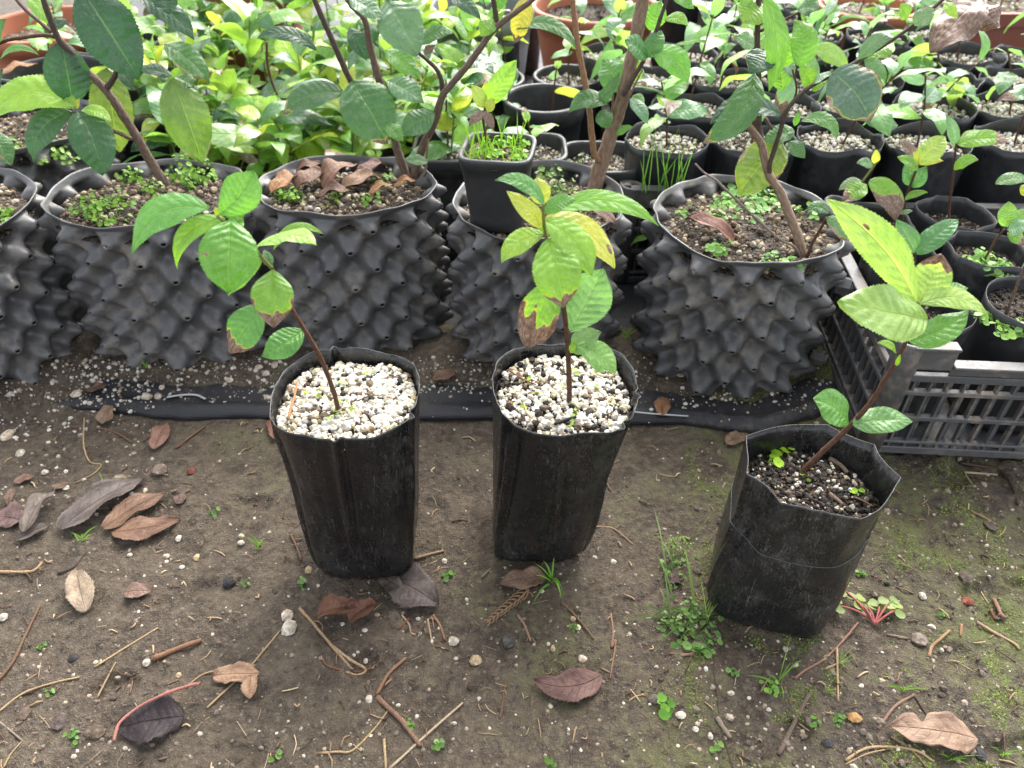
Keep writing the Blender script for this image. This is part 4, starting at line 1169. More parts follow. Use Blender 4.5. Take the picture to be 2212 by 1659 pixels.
leaf(p, 1688, 250, 1534, 268, 58, YE - .015, YE - .03, DARK, side=0.16, arch=0.08, sharp=0.7, label='glossy blackish green leaf under the drooping one'); leaf(p, 1754, 186, 1728, 140, 40, YE + .01, YE + .01, BRIGHT, sharp=0.6); leaf(p, 1752, 186, 1798, 162, 34, YE, YE - .01, (0.14, 0.25, 0.12), upmix=0.7, side=0.1)
leaf(p, 1752, 190, 1790, 174, 34, YE + .01, YE, (0.16, 0.34, 0.03)); leaf(p, 1798, 158, 1880, 262, 116, YE - .02, YE - .045, DUSTY, arch=0.07, sharp=0.58, side=0.05, label='dull blue-green leaf with dry tan margin', brown=both(edge_brown(0.15, 0.06, 1.0), tip_brown(0.97, 0.05, 2.0)), relief=0.02)
leaf(p, 1858, 128, 1928, 82, 40, YE, YE - .01, (0.10, 0.19, 0.08), side=0.14); leaf(p, 1930, 92, 1868, 128, 50, YE + .02, YE + .01, BRIGHT, label='half brown leaf behind the thin branch', brown=edge_brown(0.0, 0.4, 2.0, 1))
leaf(p, 1975, 55, 2022, 22, 42, YE, YE, (0.14, 0.24, 0.10), side=0.05); leaf(p, 1704, 306, 1738, 342, 34, YE - .01, YE - .02, (0.06, 0.15, 0.04)); leaf(p, 1730, 262, 1808, 302, 34, YE - .01, YE - .03, (0.12, 0.27, 0.07), side=0.26)
leaf(p, 1716, 272, 1728, 240, 14, YE, YE, GREEN); leaf(p, 1724, 22, 1766, 24, 50, YE + .01, YE, MID, side=0.14); leaf(p, 1682, 120, 1716, 172, 40, YE + .02, YE + .015, (0.10, 0.2, 0.10), upmix=0.7); leaf(p, 1630, 100, 1586, 78, 40, YE + .06, YE + .06, (0.12, 0.24, 0.08))
leaf(p, 2040, 6, 2066, 40, 24, YE - .01, YE - .02, LIME); leaf(p, 1960, 40, 1944, 8, 34, YE, YE, BRIGHT)
leaf(p, 2120, -6, 2010, 112, 90, YE + .01, YE - .02, (0.12, 0.07, 0.05), sharp=0.6, wave=0.16, curl=0.4, label='big dead brown leaf at the top right', brown=lambda u, v: 0.95, teeth=0)
leaf(p, 2100, 10, 2160, 60, 60, YE + .02, YE, (0.12, 0.07, 0.05), sharp=0.6, wave=0.16, curl=0.4, label='smaller dead leaf beside the big dead one', brown=lambda u, v: 0.95, teeth=0)
leaf(p, 1786, 470, 1846, 520, 46, .592, .585, (0.10, 0.2, 0.06), label='low leaf with pink withered edge', brown=edge_brown(0.1, 0.25, 3.0, 1)); leaf(p, 1790, 462, 1742, 458, 30, .60, .60, MID, side=0.25)

# ================================================================== SMALL SQUARE POT STANDING IN A DIMPLED POT
YQ = 0.643
qc = A(1078, 500, YQ)
sqp = round_pot('square_pot', (qc.x, qc.y, 0.158), 0.0235, 0.0300, 0.070, 0.062, 'small square black pot of weeds standing inside a dimpled pot', M_POT, M_SOIL_TAN, sq=5.0, rot=-8, grit=M_GRAVEL, gritn=120, gsize=(0.001, 0.004), seed=3.0, lip=0.0022)
sqt = V((qc.x, qc.y, 0.221))
rs = np.random.RandomState(41)
Bg = Bag()
for k in range(44):
    a_ = V(((rs.rand() - .5) * .052, (rs.rand() - .5) * .050, 0))
    h_ = 0.012 + 0.022 * rs.rand() ** 1.5
    vs, fs = blade(sqt + a_, sqt + a_ + V(((rs.rand() - .5) * .022, (rs.rand() - .5) * .018, h_)), 0.0011, 0.003)
    Bg.add(vs, fs, None, rs.rand())
for k in range(16):
    cress(Bg, sqt + V(((rs.rand() - .5) * .05, (rs.rand() - .5) * .046, 0)), rs, 0.008, 7, 0.0020, 0.7)
weed_obj('grass_weeds', Bg, 'fine green grass and weeds filling the small square pot', 'weeds', (0.16, 0.36, 0.03), kind='stuff')
p = plant('tea_seedling', sqt, 'little seedling with upright lime leaf in the small square pot', 'seedling', 'small seedlings in pots')
stem(p, [(1056, 326), (1048, 285), (1044, 255), (1050, 225)], YQ, 3.5, 2.4, M_BARK_RED, 'stem')
leaf(p, 1050, 228, 1116, 130, 48, YQ, YQ + .01, (0.26, 0.48, 0.04), sharp=0.7, upmix=0.15); leaf(p, 1048, 232, 1018, 184, 36, YQ, YQ, (0.36, 0.46, 0.08)); leaf(p, 1052, 240, 1068, 212, 26, YQ - .01, YQ - .01, YEL)
leaf(p, 1046, 236, 1050, 176, 26, YQ + .01, YQ + .01, YEL); leaf(p, 1048, 240, 1012, 272, 22, YQ - .005, YQ - .012, (0.14, 0.05, 0.03), brown=lambda u, v: 0.9, label='curled russet dead leaf'); leaf(p, 1046, 240, 1066, 280, 22, YQ - .005, YQ - .012, (0.14, 0.05, 0.03), brown=lambda u, v: 0.9, label='curled russet dead leaf'); leaf(p, 1038, 238, 1000, 250, 24, YQ, YQ, (0.12, 0.22, 0.09))

# ================================================================== WEEDS AND LITTER IN THE DIMPLED POTS
def pot_weeds(px, n, rs, Z, label, col=(0.12, 0.26, 0.03), size=0.011, lr=0.0022, tall=0.8):
    Bw = Bag()
    for k in range(n):
        q = px[rs.randint(len(px))]
        c = G(q[0] + rs.randn() * q[2], q[1] + rs.randn() * q[2] * 0.5, Z)
        cress(Bw, c, rs, size * (0.6 + 0.8 * rs.rand()), 6 + rs.randint(6), lr, tall)
    return weed_obj('weed_patch', Bw, label, 'weeds', col, kind='stuff')
rs = np.random.RandomState(51)
pot_weeds([(300, 395, 26), (385, 395, 24), (345, 425, 30), (230, 455, 26), (200, 470, 22), (270, 440, 24), (420, 385, 22)], 52, rs, 0.157, 'patch of clover-like weeds around the leaning brown trunk')
pot_weeds([(630, 440, 14), (690, 375, 12), (725, 440, 10), (800, 438, 10), (610, 430, 12), (820, 398, 8)], 17, rs, 0.157, 'scattered weeds among the dead leaves in the dimpled pot')
pot_weeds([(1205, 385, 22), (1190, 420, 22), (1225, 360, 14), (1160, 450, 16)], 20, rs, 0.153, 'weeds in the dimpled pot beside the thick tan stem', (0.12, 0.22, 0.06))
pot_weeds([(1600, 440, 28), (1575, 420, 22), (1650, 445, 24), (1560, 470, 16), (1600, 475, 18)], 40, rs, 0.142, 'round-leaved weeds around the forked shrub in the bolted pot', (0.15, 0.32, 0.09), 0.011, 0.0034, 0.5)
pot_weeds([(1690, 565, 14), (1660, 575, 10), (1745, 470, 12), (1755, 450, 10), (1545, 545, 8), (1480, 470, 10)], 14, rs, 0.146, 'small weeds at the rim of the bolted pot', (0.14, 0.30, 0.07), 0.009, 0.0026, 0.8)
pot_weeds([(40, 330, 20), (100, 330, 20), (130, 345, 12)], 14, rs, 0.142, 'weeds in the rear dimpled pot at far left', (0.13, 0.26, 0.04))
pot_weeds([(20, 490, 6), (10, 470, 8)], 5, rs, 0.157, 'weeds in the dimpled pot at the left edge', (0.13, 0.28, 0.03))

def dead(P, b, t, w, col, label, arch=0.10, up=0.002, group='dead leaves on the earth', teeth=22, **kw):
    b3, t3 = P(*b) + V((0, 0, up)), P(*t) + V((0, 0, up))
    mid = (b3 + t3) / 2
    kw.setdefault('curl', -0.12); kw.setdefault('wave', 0.09); kw.setdefault('fold', 0.05); kw.setdefault('sharp', 0.65)
    kw.setdefault('irr', 0.22); nr = kw.pop('nrm', (0, -0.12, 1))
    vs, fs, uv, br = leaf_geo(b3, t3, S(mid, w), nr, arch=arch, nu=96, nv=12, teeth=teeth, seed=(b[0] * 0.31 + b[1] * 0.17) % 23, tooth=0.12, ref=UPV, **kw)
    vs = [V(v) for v in vs]
    o = build('dead_leaf', vs, fs, M_DEAD, None, tuple(0.72 * q for q in col), uv)
    o.modifiers.new('thickness', 'SOLIDIFY').thickness = 0.0003
    return tag(o, label, 'dead leaf', group)
PZ = lambda x, y: G(x, y, 0.146)
LT = (0.32, 0.19, 0.11); LB = (0.17, 0.085, 0.05); LG = (0.17, 0.135, 0.115); LP = (0.055, 0.032, 0.034); LR = (0.16, 0.075, 0.058); LO = (0.36, 0.18, 0.07)
GP = 'dead leaves lying in the dimpled pots'
for i, (b, t, w, c, lb) in enumerate([
    ((590, 425), (650, 392), 44, LO, 'orange dead leaf at the left of the leaf-strewn pot'), ((640, 418), (712, 388), 46, LB, 'brown curled dead leaf left of centre in the leaf-strewn pot'),
    ((700, 415), (770, 372), 50, (0.22, 0.11, 0.06), 'upright brown dead leaf at the back of the leaf-strewn pot'), ((742, 418), (826, 392), 44, LT, 'tan dead leaf in the middle of the leaf-strewn pot'),
    ((690, 432), (760, 424), 36, LB, 'flat brown dead leaf at the front of the leaf-strewn pot'), ((775, 395), (838, 370), 36, LR, 'reddish dead leaf by the back rim of the leaf-strewn pot'),
    ((640, 378), (700, 366), 30, LB, 'narrow dead leaf under the foliage of the leaf-strewn pot'), ((800, 428), (850, 410), 26, LO, 'small orange dead leaf right in the leaf-strewn pot'),
    ((856, 412), (900, 402), 24, LO, 'crumpled orange leaf at the foot of the three stems')]):
    dead(lambda x, y: G(x, y, 0.160), b, t, w, c, lb, arch=0.16 + 0.04 * (i % 3), up=0.004, group=GP, wave=0.12, curl=-0.3)
dead(PZ, (1583, 530), (1478, 482), 42, (0.26, 0.12, 0.085), 'pinkish brown folded leaf lying in the bolted pot', 0.12, 0.004, GP, fold=0.4, teeth=30)
dead(PZ, (6, 166), (84, 146), 30, LO, 'orange dead leaf in a rear pot at the far left', 0.1, 0.004, GP)
dead(lambda x, y: G(x, y, 0.156), (1270, 470), (1330, 500), 34, LB, 'crumpled brown leaf behind the yellow crown leaves', 0.2, 0.006, GP)

# ================================================================== CRATES
def crate(FL, rz, W, D, label, skip=('back',), fine=True):
    """openwork plastic crate; FL = front left corner on the ground"""
    t = tag(empty('plastic_crate', (FL[0], FL[1], 0.007)), label, 'crate', 'black plastic crates')
    M = Matrix.Rotation(R(rz), 3, 'Z')
    org = V((FL[0], FL[1], 0.007))
    def bx(name, c, sx, sy, sz, bev=0.0006, extra=0.0):
        vs, fs = box(org + M @ V(c), sx, sy, sz, R(rz) + extra, bev)
        return build(name, vs, fs, M_CRATE, t, smooth=False)
    bx('floor', (W / 2, D / 2, 0.002), W - 0.004, D - 0.004, 0.003)
    H, LIP = 0.118, 0.100
    rails = [(0.004, 0.008), (0.0137, 0.003), (0.0417, 0.0045), (0.070, 0.0045), (0.086, 0.007)]
    for side in ('front', 'left', 'right'):
        L = W if side == 'front' else D
        def at(a, dep, z):                       # a along the panel, dep inward
            return {'front': (a, dep, z), 'left': (dep, D - a, z), 'right': (W - dep, a, z)}[side]
        rot = 0 if side == 'front' else PI / 2
        for z, h in rails:
            bx('rail', at(L / 2, 0.004, z), L - 0.018, 0.006, h, extra=rot)
        # lip with raised corner ends
        bx('lip', at(L / 2, 0.0035, LIP), L - 0.092, 0.012, 0.0028, extra=rot)
        bx('lip', at(L / 2, 0.0035, LIP - 0.006), L - 0.092, 0.0022, 0.009, extra=rot)
        for e in (0.027, L - 0.027):
            bx('raised_lip', at(e, 0.0035, H), 0.036, 0.012, 0.0028, extra=rot)
            bx('raised_lip', at(e, 0.0015, H - 0.012), 0.036, 0.0022, 0.020, extra=rot)
        k, n = 0.022, 0
        while k < min(L - 0.02, 0.27):
            bx('rib', at(k, 0.0042, 0.046), 0.0022, 0.0045, 0.083, 0, extra=rot)
            if fine: bx('inner_rib', at(k + 0.0068, 0.0105, 0.043), 0.0018, 0.0030, 0.078, 0, extra=rot)
            k += 0.0137; n += 1
    # corner posts with round sockets
    for cx_, cy_ in ((0.010, 0.010), (W - 0.010, 0.010), (0.010, D - 0.010), (W - 0.010, D - 0.010)):
        c = org + M @ V((cx_, cy_, 0))
        prof = [(0.0105, 0), (0.0115, 0.1), (0.0118, H), (0.0112, H + 0.0015), (0.0088, H + 0.0015), (0.0086, H - 0.004), (0.0080, H - 0.05), (0.001, H - 0.05)]
        vs, fs = lathe(prof, 24)
        build('corner_post', [c + V(v) for v in vs], fs, M_CRATE, t)
    return t
crate((0.313, 0.492), -4.0, 0.40, 0.265, 'black openwork crate holding pots at the right edge')
crate((0.120, 0.772), -1.0, 0.52, 0.40, 'black crate of tall seedling bags behind the bolted pot', fine=False)

# pots standing in the front crate
def crate_pot(c, r, h, soil_f, label, seed, poly=6):
    sl = Sleeve(h, (r * 0.86, r * 0.86), (r, r), eb=2.6, et=2.0, wrk=0.5, wave=0.0015, seed=seed, poly=poly)
    return grow_bag('seedling_pot', (c[0], c[1], 0.012), sl, soil_f, label, 'plant pot', M_POT, M_SOIL,
                    [('soil_crumbs', M_DARKGRIT, 330, (0.0012, 0.005), 0.0005, 1)], 'thin black pots standing in the crate', np.random.RandomState(int(seed)), 72, 16)
crate_pot((0.362, 0.548), 0.034, 0.110, 0.86, 'thin black pot in the front left corner of the crate', 61)
crate_pot((0.455, 0.548), 0.046, 0.117, 0.88, 'wide round black pot bulging over the crate front', 62, 0)
crate_pot((0.368, 0.632), 0.037, 0.112, 0.84, 'thin black pot at the left middle of the crate', 63)
crate_pot((0.449, 0.640), 0.037, 0.118, 0.86, 'thin black pot full of weeds in the crate', 64)
crate_pot((0.372, 0.712), 0.036, 0.112, 0.86, 'thin black pot at the back left of the crate', 65)
crate_pot((0.452, 0.716), 0.038, 0.116, 0.84, 'six-sided black pot of bare soil at the crate back', 66)
crate_pot((0.532, 0.690), 0.038, 0.112, 0.86, 'thin black pot cut by the right edge behind the crate front', 67)
rs = np.random.RandomState(71)
pot_weeds([(2135, 570, 18), (2100, 580, 16), (2160, 590, 14)], 16, rs, 0.118, 'pale round-leaved weeds in a crate pot', (0.17, 0.34, 0.09), 0.010, 0.0030, 0.6)
pot_weeds([(2140, 700, 14), (2170, 715, 14), (2120, 690, 8), (2200, 720, 10)], 16, rs, 0.118, 'small weeds in the wide round pot of the crate', (0.17, 0.34, 0.08), 0.008, 0.0026, 0.6)

YF = 0.71
p = plant('tea_seedling', A(1858, 500, YF), 'thin seedling with half brown leaf left in the crate', 'seedling', 'seedlings in the front crate')
stem(p, [(1800, 500), (1812, 460), (1830, 434), (1862, 393), (1892, 353), (1898, 345)], YF, 3.0, 2.2, M_STEM_GREEN, 'stem')
leaf(p, 1886, 362, 1850, 352, 24, YF, YF, (0.14, 0.26, 0.10), side=0.1); leaf(p, 1890, 354, 1893, 322, 18, YF, YF, YEL); leaf(p, 1862, 392, 1812, 412, 24, YF, YF, (0.22, 0.30, 0.14), side=0.1)
leaf(p, 1872, 398, 1820, 436, 44, YF - .01, YF - .02, BRIGHT, brown=tip_brown(0.75, 0.2, 3.0)); leaf(p, 1876, 392, 1934, 478, 54, YF - .005, YF - .025, BRIGHT, side=0.14, sharp=0.62, label='leaf with its lower half dead and brown', brown=lambda u, v: sstep(0.2, 0.6, u + 0.25 * v + 0.2 * nz(u * 4, v * 3)))
p = plant('tea_seedling', A(1948, 480, YF), 'seedling with yellow shoot and curled brown leaf in the crate', 'seedling', 'seedlings in the front crate')
stem(p, [(1946, 500), (1950, 465), (1958, 425), (1972, 385), (1984, 356)], YF, 3.4, 2.4, M_BARK_RED, 'stem')
leaf(p, 1984, 352, 2042, 296, 50, YF, YF + .01, (0.34, 0.46, 0.08), sharp=0.6, upmix=0.2); leaf(p, 1984, 354, 1940, 304, 30, YF, YF, YEL, brown=tip_brown(0.45, 0.15, 2.0), label='yellow leaf with curled rust-brown tip'); leaf(p, 1986, 356, 2038, 348, 26, YF, YF, (0.6, 0.52, 0.05), side=0.12)
leaf(p, 1982, 366, 1938, 338, 30, YF - .01, YF - .01, BRIGHT); leaf(p, 1968, 400, 1958, 344, 38, YF + .01, YF + .01, (0.09, 0.22, 0.07)); leaf(p, 1972, 406, 2002, 358, 34, YF, YF, (0.10, 0.24, 0.07)); leaf(p, 1954, 432, 2004, 416, 18, YF - .01, YF - .015, BRIGHT, side=0.1)
leaf(p, 1944, 462, 1972, 455, 12, YF - .01, YF - .01, PALE)
p = plant('tea_seedling', A(2052, 482, YF), 'seedling with a long brown-tipped leaf at the crate back', 'seedling', 'seedlings in the front crate')
stem(p, [(2052, 490), (2050, 455), (2055, 410), (2060, 366), (2064, 325), (2066, 310)], YF, 3.0, 2.2, M_BARK_RED, 'stem')
leaf(p, 2064, 316, 2042, 246, 28, YF + .005, YF + .005, (0.13, 0.25, 0.11)); leaf(p, 2068, 312, 2180, 305, 40, YF, YF - .01, BRIGHT, side=0.06, sharp=0.6, brown=tip_brown(0.80, 0.1, 5.0), label='long leaf with ragged brown tip'); leaf(p, 2072, 308, 2124, 284, 30, YF + .01, YF + .01, (0.3, 0.42, 0.10))
leaf(p, 2062, 368, 2114, 346, 30, YF - .01, YF - .02, BRIGHT, side=0.18)
YK = 0.632
p = plant('tea_seedling', A(1978, 580, YK), 'seedling with two ribbed green leaves in the crate middle', 'seedling', 'seedlings in the front crate')
stem(p, [(1976, 610), (1975, 575), (1977, 545)], YK, 3.2, 2.4, M_BARK_RED, 'stem')
leaf(p, 1978, 548, 2071, 474, 50, YK, YK + .01, (0.09, 0.24, 0.07), sharp=0.65, relief=0.02, hi=True); leaf(p, 1976, 546, 1936, 474, 46, YK, YK + .01, (0.12, 0.26, 0.09), hi=True, upmix=0.2)
p = plant('tea_seedling', A(2130, 560, YK), 'drooping pale seedling at the right edge of the crate', 'seedling', 'seedlings in the front crate')
stem(p, [(2112, 590), (2130, 555), (2150, 520), (2170, 495)], YK, 3.0, 2.2, M_BARK_RED, 'stem')
leaf(p, 2172, 490, 2180, 436, 38, YK, YK + .01, (0.20, 0.38, 0.06), sharp=0.6); leaf(p, 2176, 496, 2225, 488, 40, YK - .01, YK - .02, (0.16, 0.30, 0.14)); leaf(p, 2176, 502, 2216, 530, 28, YK - .01, YK - .02, BRIGHT, brown=tip_brown(0.7, 0.2, 2.0)); leaf(p, 2180, 486, 2230, 455, 40, YK, YK, (0.18, 0.34, 0.06))
p = plant('tea_seedling', A(2195, 690, 0.552), 'bare brown stem rising at the right edge of the crate', 'seedling', 'seedlings in the front crate')
stem(p, [(2168, 695), (2180, 660), (2200, 610), (2222, 560)], 0.552, 3.6, 2.8, M_BARK_BROWN, 'stem')
leaf(p, 2150, 398, 2225, 392, 30, YF, YF, (0.14, 0.26, 0.08), side=0.1)
leaf(p, 2205, 420, 2235, 400, 30, YF, YF, YEL)

# ================================================================== SHARED SMALL LEAVES FOR THE ROWS BEHIND
PROTO = []
for i, (ln, wd, ar, sh) in enumerate([(0.042, 0.020, 0.10, 0.70), (0.048, 0.020, 0.14, 0.8), (0.036, 0.019, 0.08, 0.62), (0.052, 0.019, 0.16, 0.85), (0.040, 0.022, 0.05, 0.62)]):
    vs, fs, uv, br = leaf_geo((0, 0, 0), (ln, 0, 0), wd, (0, 0, 1), arch=ar, nu=20, nv=6, teeth=0, sharp=sh, seed=i * 1.7, side=0.05 * (i - 2), tipcurl=0.25, wave=0.05)
    me = mesh('leaf', vs, fs, uv, {'brown': br}); me.materials.append(M_LEAF); PROTO.append(me)
vs, fs, uv, br = leaf_geo((0, 0, 0), (0.042, 0, 0), 0.020, (0, 0, 1), arch=0.1, nu=24, nv=6, teeth=0, sharp=0.65, seed=3.3, tipcurl=0.4, wave=0.10, brown=tip_brown(0.7, 0.3, 2.0))
LEAF_SCORCHED = mesh('leaf', vs, fs, uv, {'brown': br}); LEAF_SCORCHED.materials.append(M_LEAF)
def small_plant(loc, rs, h, n, cols, sc, label, group, lean=0.03, low=0.3, stemmat=None, scorch=0.06, whorl=True, nm='tea_seedling'):
    t = tag(empty(nm, loc), label, 'seedling', group)
    t.rotation_euler.z = rs.rand() * 6.28
    top = V(((rs.rand() - .5) * lean * 2, (rs.rand() - .5) * lean * 2, h))
    mid = V((top.x * 0.35 + (rs.rand() - .5) * 0.008, top.y * 0.35 + (rs.rand() - .5) * 0.008, h * 0.5))
    vs, fs, uv = tube([V((0, 0, -0.008)), mid, top], 0.0014, 0.0009, 6, 4)
    put('stem', mesh('stem', vs, fs, uv), stemmat or M_BARK_RED, t)
    ph = rs.rand() * 6.28
    for k in range(n):
        f = low + (1 - low) * (k + 0.6) / n
        f = min(1.0, f ** 0.75) if whorl else f
        a = 2 * f * (1 - f)
        pos = mid * a + top * (f * f)
        ph += 2.4 + rs.randn() * 0.25
        me = LEAF_SCORCHED if rs.rand() < scorch else PROTO[rs.randint(5)]
        o = bpy.data.objects.new('leaf', me)
        COL.objects.link(o); o.parent = t; o.location = pos
        el = -0.35 + 1.05 * ((k + 0.5) / n) ** 1.5 + rs.randn() * 0.35
        o.rotation_euler = (rs.randn() * 0.45, -el, ph)
        s_ = sc * (0.62 + 0.6 * rs.rand()) * (1.0 if k < n - 2 else 0.65)
        o.scale = (s_, s_, s_)
        c = cols[rs.randint(len(cols))]; j = 0.8 + 0.45 * rs.rand()
        o.color = (c[0] * j, c[1] * j, c[2] * j, 1)
    return t

ORD = ['first', 'second', 'third', 'fourth', 'fifth', 'sixth', 'seventh', 'eighth', 'ninth', 'tenth', 'eleventh', 'twelfth', 'thirteenth']
# ---- dense bed of lime-green young plants behind the left pots
rs = np.random.RandomState(81)
LM = [(0.21, 0.38, 0.035), (0.15, 0.32, 0.04), (0.29, 0.43, 0.04), (0.075, 0.20, 0.045), (0.38, 0.44, 0.045), (0.18, 0.34, 0.06), (0.04, 0.12, 0.04)]
CMX = None
bagm = None
rows = 7
for r_ in range(rows):
    Yr = 0.875 + 0.075 * r_
    x0, x1 = -0.445 - 0.02 * r_, -0.085 - 0.004 * r_
    nc = 7
    for c_ in range(nc):
        X = x0 + (x1 - x0) * (c_ + 0.5 * (r_ % 2) * 0.8) / (nc - 1) + rs.randn() * 0.010
        if r_ == 0 and c_ in (0,): continue
        small_plant((X, Yr + rs.randn() * 0.008, 0.05), rs, 0.105 + 0.05 * rs.rand() + 0.012 * r_, 18 if r_ < 4 else 14, LM, 1.38,
                    'lime-green young plant in the dense bed, %s row from the front, %s from left' % (ORD[r_], ORD[c_]), 'lime-green young plants massed behind the dimpled pots', 0.03, 0.08, M_STEM_GREEN, 0.04)
# shared low bag under each plant of the front rows
slm = Sleeve(0.055, (0.030, 0.030), (0.034, 0.034), eb=2.5, et=2.2, wrk=0.6, wave=0.002, seed=91)
first = None
for r_ in range(3):
    for c_ in range(6):
        X, Yr = -0.43 + 0.062 * c_ - 0.02 * r_, 0.872 + 0.075 * r_
        lb = 'low black bag under the lime-green bed, %s row, %s from left' % (ORD[r_], ORD[c_])
        if first is None:
            first = grow_bag('seedling_bag', (X, Yr, 0.008), slm, 0.88, lb, 'grow bag', M_BAGR, M_SOIL, [], 'low black bags under the lime-green bed', None, 32, 6)
        else:
            o = copy_tree(first); o.location = (X, Yr, 0.008); o['label'] = lb

# ---- rows of tall seedling bags at the right, each with its plant
rs = np.random.RandomState(95)
CM = [(0.16, 0.34, 0.09), (0.12, 0.28, 0.09), (0.22, 0.42, 0.07), (0.28, 0.46, 0.08), (0.10, 0.22, 0.09), (0.20, 0.36, 0.16)]
protos = []
for k in range(3):
    sl = Sleeve(0.150, (0.036, 0.036), (0.045, 0.044), eb=3.5, et=2.2, wrk=0.9, wave=0.005, seed=101 + k * 3, poly=0 if k else 7)
    lbl = None
    protos.append((sl, None))
bag_first = {}
def row_bag(X, Y_, k, label, fillp):
    key = (k, fillp)
    if key not in bag_first:
        fills = [('perlite', M_PERLITE, 420, (0.002, 0.0068), 0.0006, 1)] if fillp else [('grit', M_PERLITE, 260, (0.0016, 0.006), 0.0006, 1)]
        if fillp: fills.append(('bark_bits', M_DARKGRIT, 60, (0.002, 0.005), 0.001, 1))
        bag_first[key] = grow_bag('seedling_bag', (X, Y_, 0.010), protos[k][0], 0.915, label, 'grow bag', M_BAGR, M_SOIL, fills, 'tall black seedling bags in rows', np.random.RandomState(200 + k), 64, 16)
        o = bag_first[key]
    else:
        o = copy_tree(bag_first[key]); o.location = (X, Y_, 0.010); o['label'] = label
    return o
occupied = [(0.138, 1.36, 0.185), (0.60, 1.35, 0.125), (0.80, 1.42, 0.24)]
for r_ in range(8):
    Yr = 0.832 + 0.097 * r_
    xmax = 1106 / FPX * (Yr * 0.766 + 0.24) + 0.05
    X = 0.175 if r_ < 3 else (-0.03 if r_ > 3 else 0.10)
    X += 0.045 * (r_ % 2) * (1 if r_ > 0 else 0)
    c_ = 0
    while X < xmax:
        if all(math.hypot(X - a, Yr - b) > c for a, b, c in occupied) and not (0.66 < X < 1.0 and 1.30 < Yr < 1.55):
            dx, dy = rs.randn() * 0.006, rs.randn() * 0.006
            nm = '%s row, %s from left' % (ORD[r_], ORD[c_])
            k = rs.randint(3)
            o = row_bag(X + dx, Yr + dy, k, 'tall black seedling bag behind the crate, ' + nm, rs.rand() < 0.6)
            h_ = 0.07 + 0.06 * rs.rand()
            small_plant((X + dx + rs.randn() * 0.006, Yr + dy + rs.randn() * 0.006, 0.140), rs, h_, 6 + rs.randint(5), CM, 1.1,
                        'small seedling in the tall bags behind the crate, ' + nm, 'seedlings in the rows of tall bags', 0.035, 0.3, M_BARK_RED, 0.12)
            c_ += 1
        X += 0.096

# ---- pots between the lime bed and the crate
round_pot('nursery_pot', (0.040, 0.958, 0.008), 0.036, 0.048, 0.150, 0.115, 'wide round black pot with low soil behind the tan stems', M_POT, M_SOIL_TAN, seed=4.0, lip=0.004, grit=M_GRAVEL, gritn=120)
round_pot('nursery_pot', (0.022, 0.845, 0.008), 0.032, 0.038, 0.135, 0.120, 'black pot topped with perlite left of the thick tan stem', M_POT, M_SOIL, seed=5.0, grit=M_PERLITE, gritn=220, sq=4.0)
round_pot('nursery_pot', (0.100, 0.835, 0.008), 0.034, 0.041, 0.128, 0.112, 'black square pot topped with perlite right of the thick tan stem', M_POT, M_SOIL, seed=6.0, grit=M_PERLITE, gritn=220, sq=4.5)
round_pot('nursery_pot', (-0.072, 0.858, 0.008), 0.033, 0.040, 0.130, 0.118, 'black square pot of perlite behind the three-stemmed shrub', M_POT, M_SOIL, seed=7.0, grit=M_PERLITE, gritn=260, sq=4.5)
round_pot('nursery_pot', (-0.030, 1.060, 0.008), 0.036, 0.044, 0.140, 0.128, 'black pot with pale grit beside the grey tub', M_POT, M_SOIL, seed=8.0, grit=M_GRAVEL, gritn=200)
round_pot('nursery_pot', (0.075, 1.070, 0.008), 0.036, 0.044, 0.140, 0.128, 'black pot of perlite behind the wide round pot', M_POT, M_SOIL, seed=9.0, grit=M_PERLITE, gritn=200)
round_pot('grey_tub', (-0.045, 1.250, 0.008), 0.055, 0.075, 0.185, 0.15, 'large grey plastic tub at the back beside the lime bed', M_GREY, M_SOIL, 'tub', seed=10.0, lip=0.005)
round_pot('terracotta_bowl', (0.138, 1.385, 0.008), 0.075, 0.100, 0.150, 0.128, 'wide terracotta bowl of dark soil at the top centre', M_TERRA, M_SOIL, 'plant pot', 'terracotta coloured pots', seed=11.0, lip=0.007, grit=M_DARKGRIT, gritn=240)
round_pot('terracotta_pot', (0.590, 1.385, 0.008), 0.055, 0.076, 0.150, 0.135, 'round terracotta pot of pale grit at the top right', M_TERRA, M_SOIL_TAN, 'plant pot', 'terracotta coloured pots', seed=12.0, lip=0.006, grit=M_PERLITE, gritn=300)
round_pot('terracotta_pot', (-0.720, 1.28, 0.008), 0.075, 0.095, 0.150, 0.125, 'terracotta pot at the top left corner', M_TERRA, M_SOIL_TAN, 'plant pot', 'terracotta coloured pots', seed=13.0, lip=0.007, grit=M_GRAVEL, gritn=240)
round_pot('terracotta_pot', (-0.455, 1.44, 0.008), 0.080, 0.090, 0.170, 0.15, 'brick red pot peeping above the lime bed', M_BRICK, M_SOIL_TAN, 'plant pot', 'terracotta coloured pots', seed=14.0, lip=0.006)
round_pot('nursery_pot', (-0.630, 1.085, 0.008), 0.055, 0.070, 0.140, 0.120, 'round black pot with dry leaf litter at the far left', M_POT, M_SOIL_TAN, seed=15.0, grit=M_GRAVEL, gritn=200)
round_pot('nursery_pot', (-0.700, 0.985, 0.008), 0.055, 0.070, 0.140, 0.120, 'round black pot cut by the left edge behind the dimpled pots', M_POT, M_SOIL_TAN, seed=16.0, grit=M_GRAVEL, gritn=200)
round_pot('nursery_pot', (-0.600, 1.230, 0.008), 0.055, 0.068, 0.140, 0.122, 'round black pot in front of the terracotta pot at top left', M_POT, M_SOIL_TAN, seed=17.0, grit=M_GRAVEL, gritn=200)
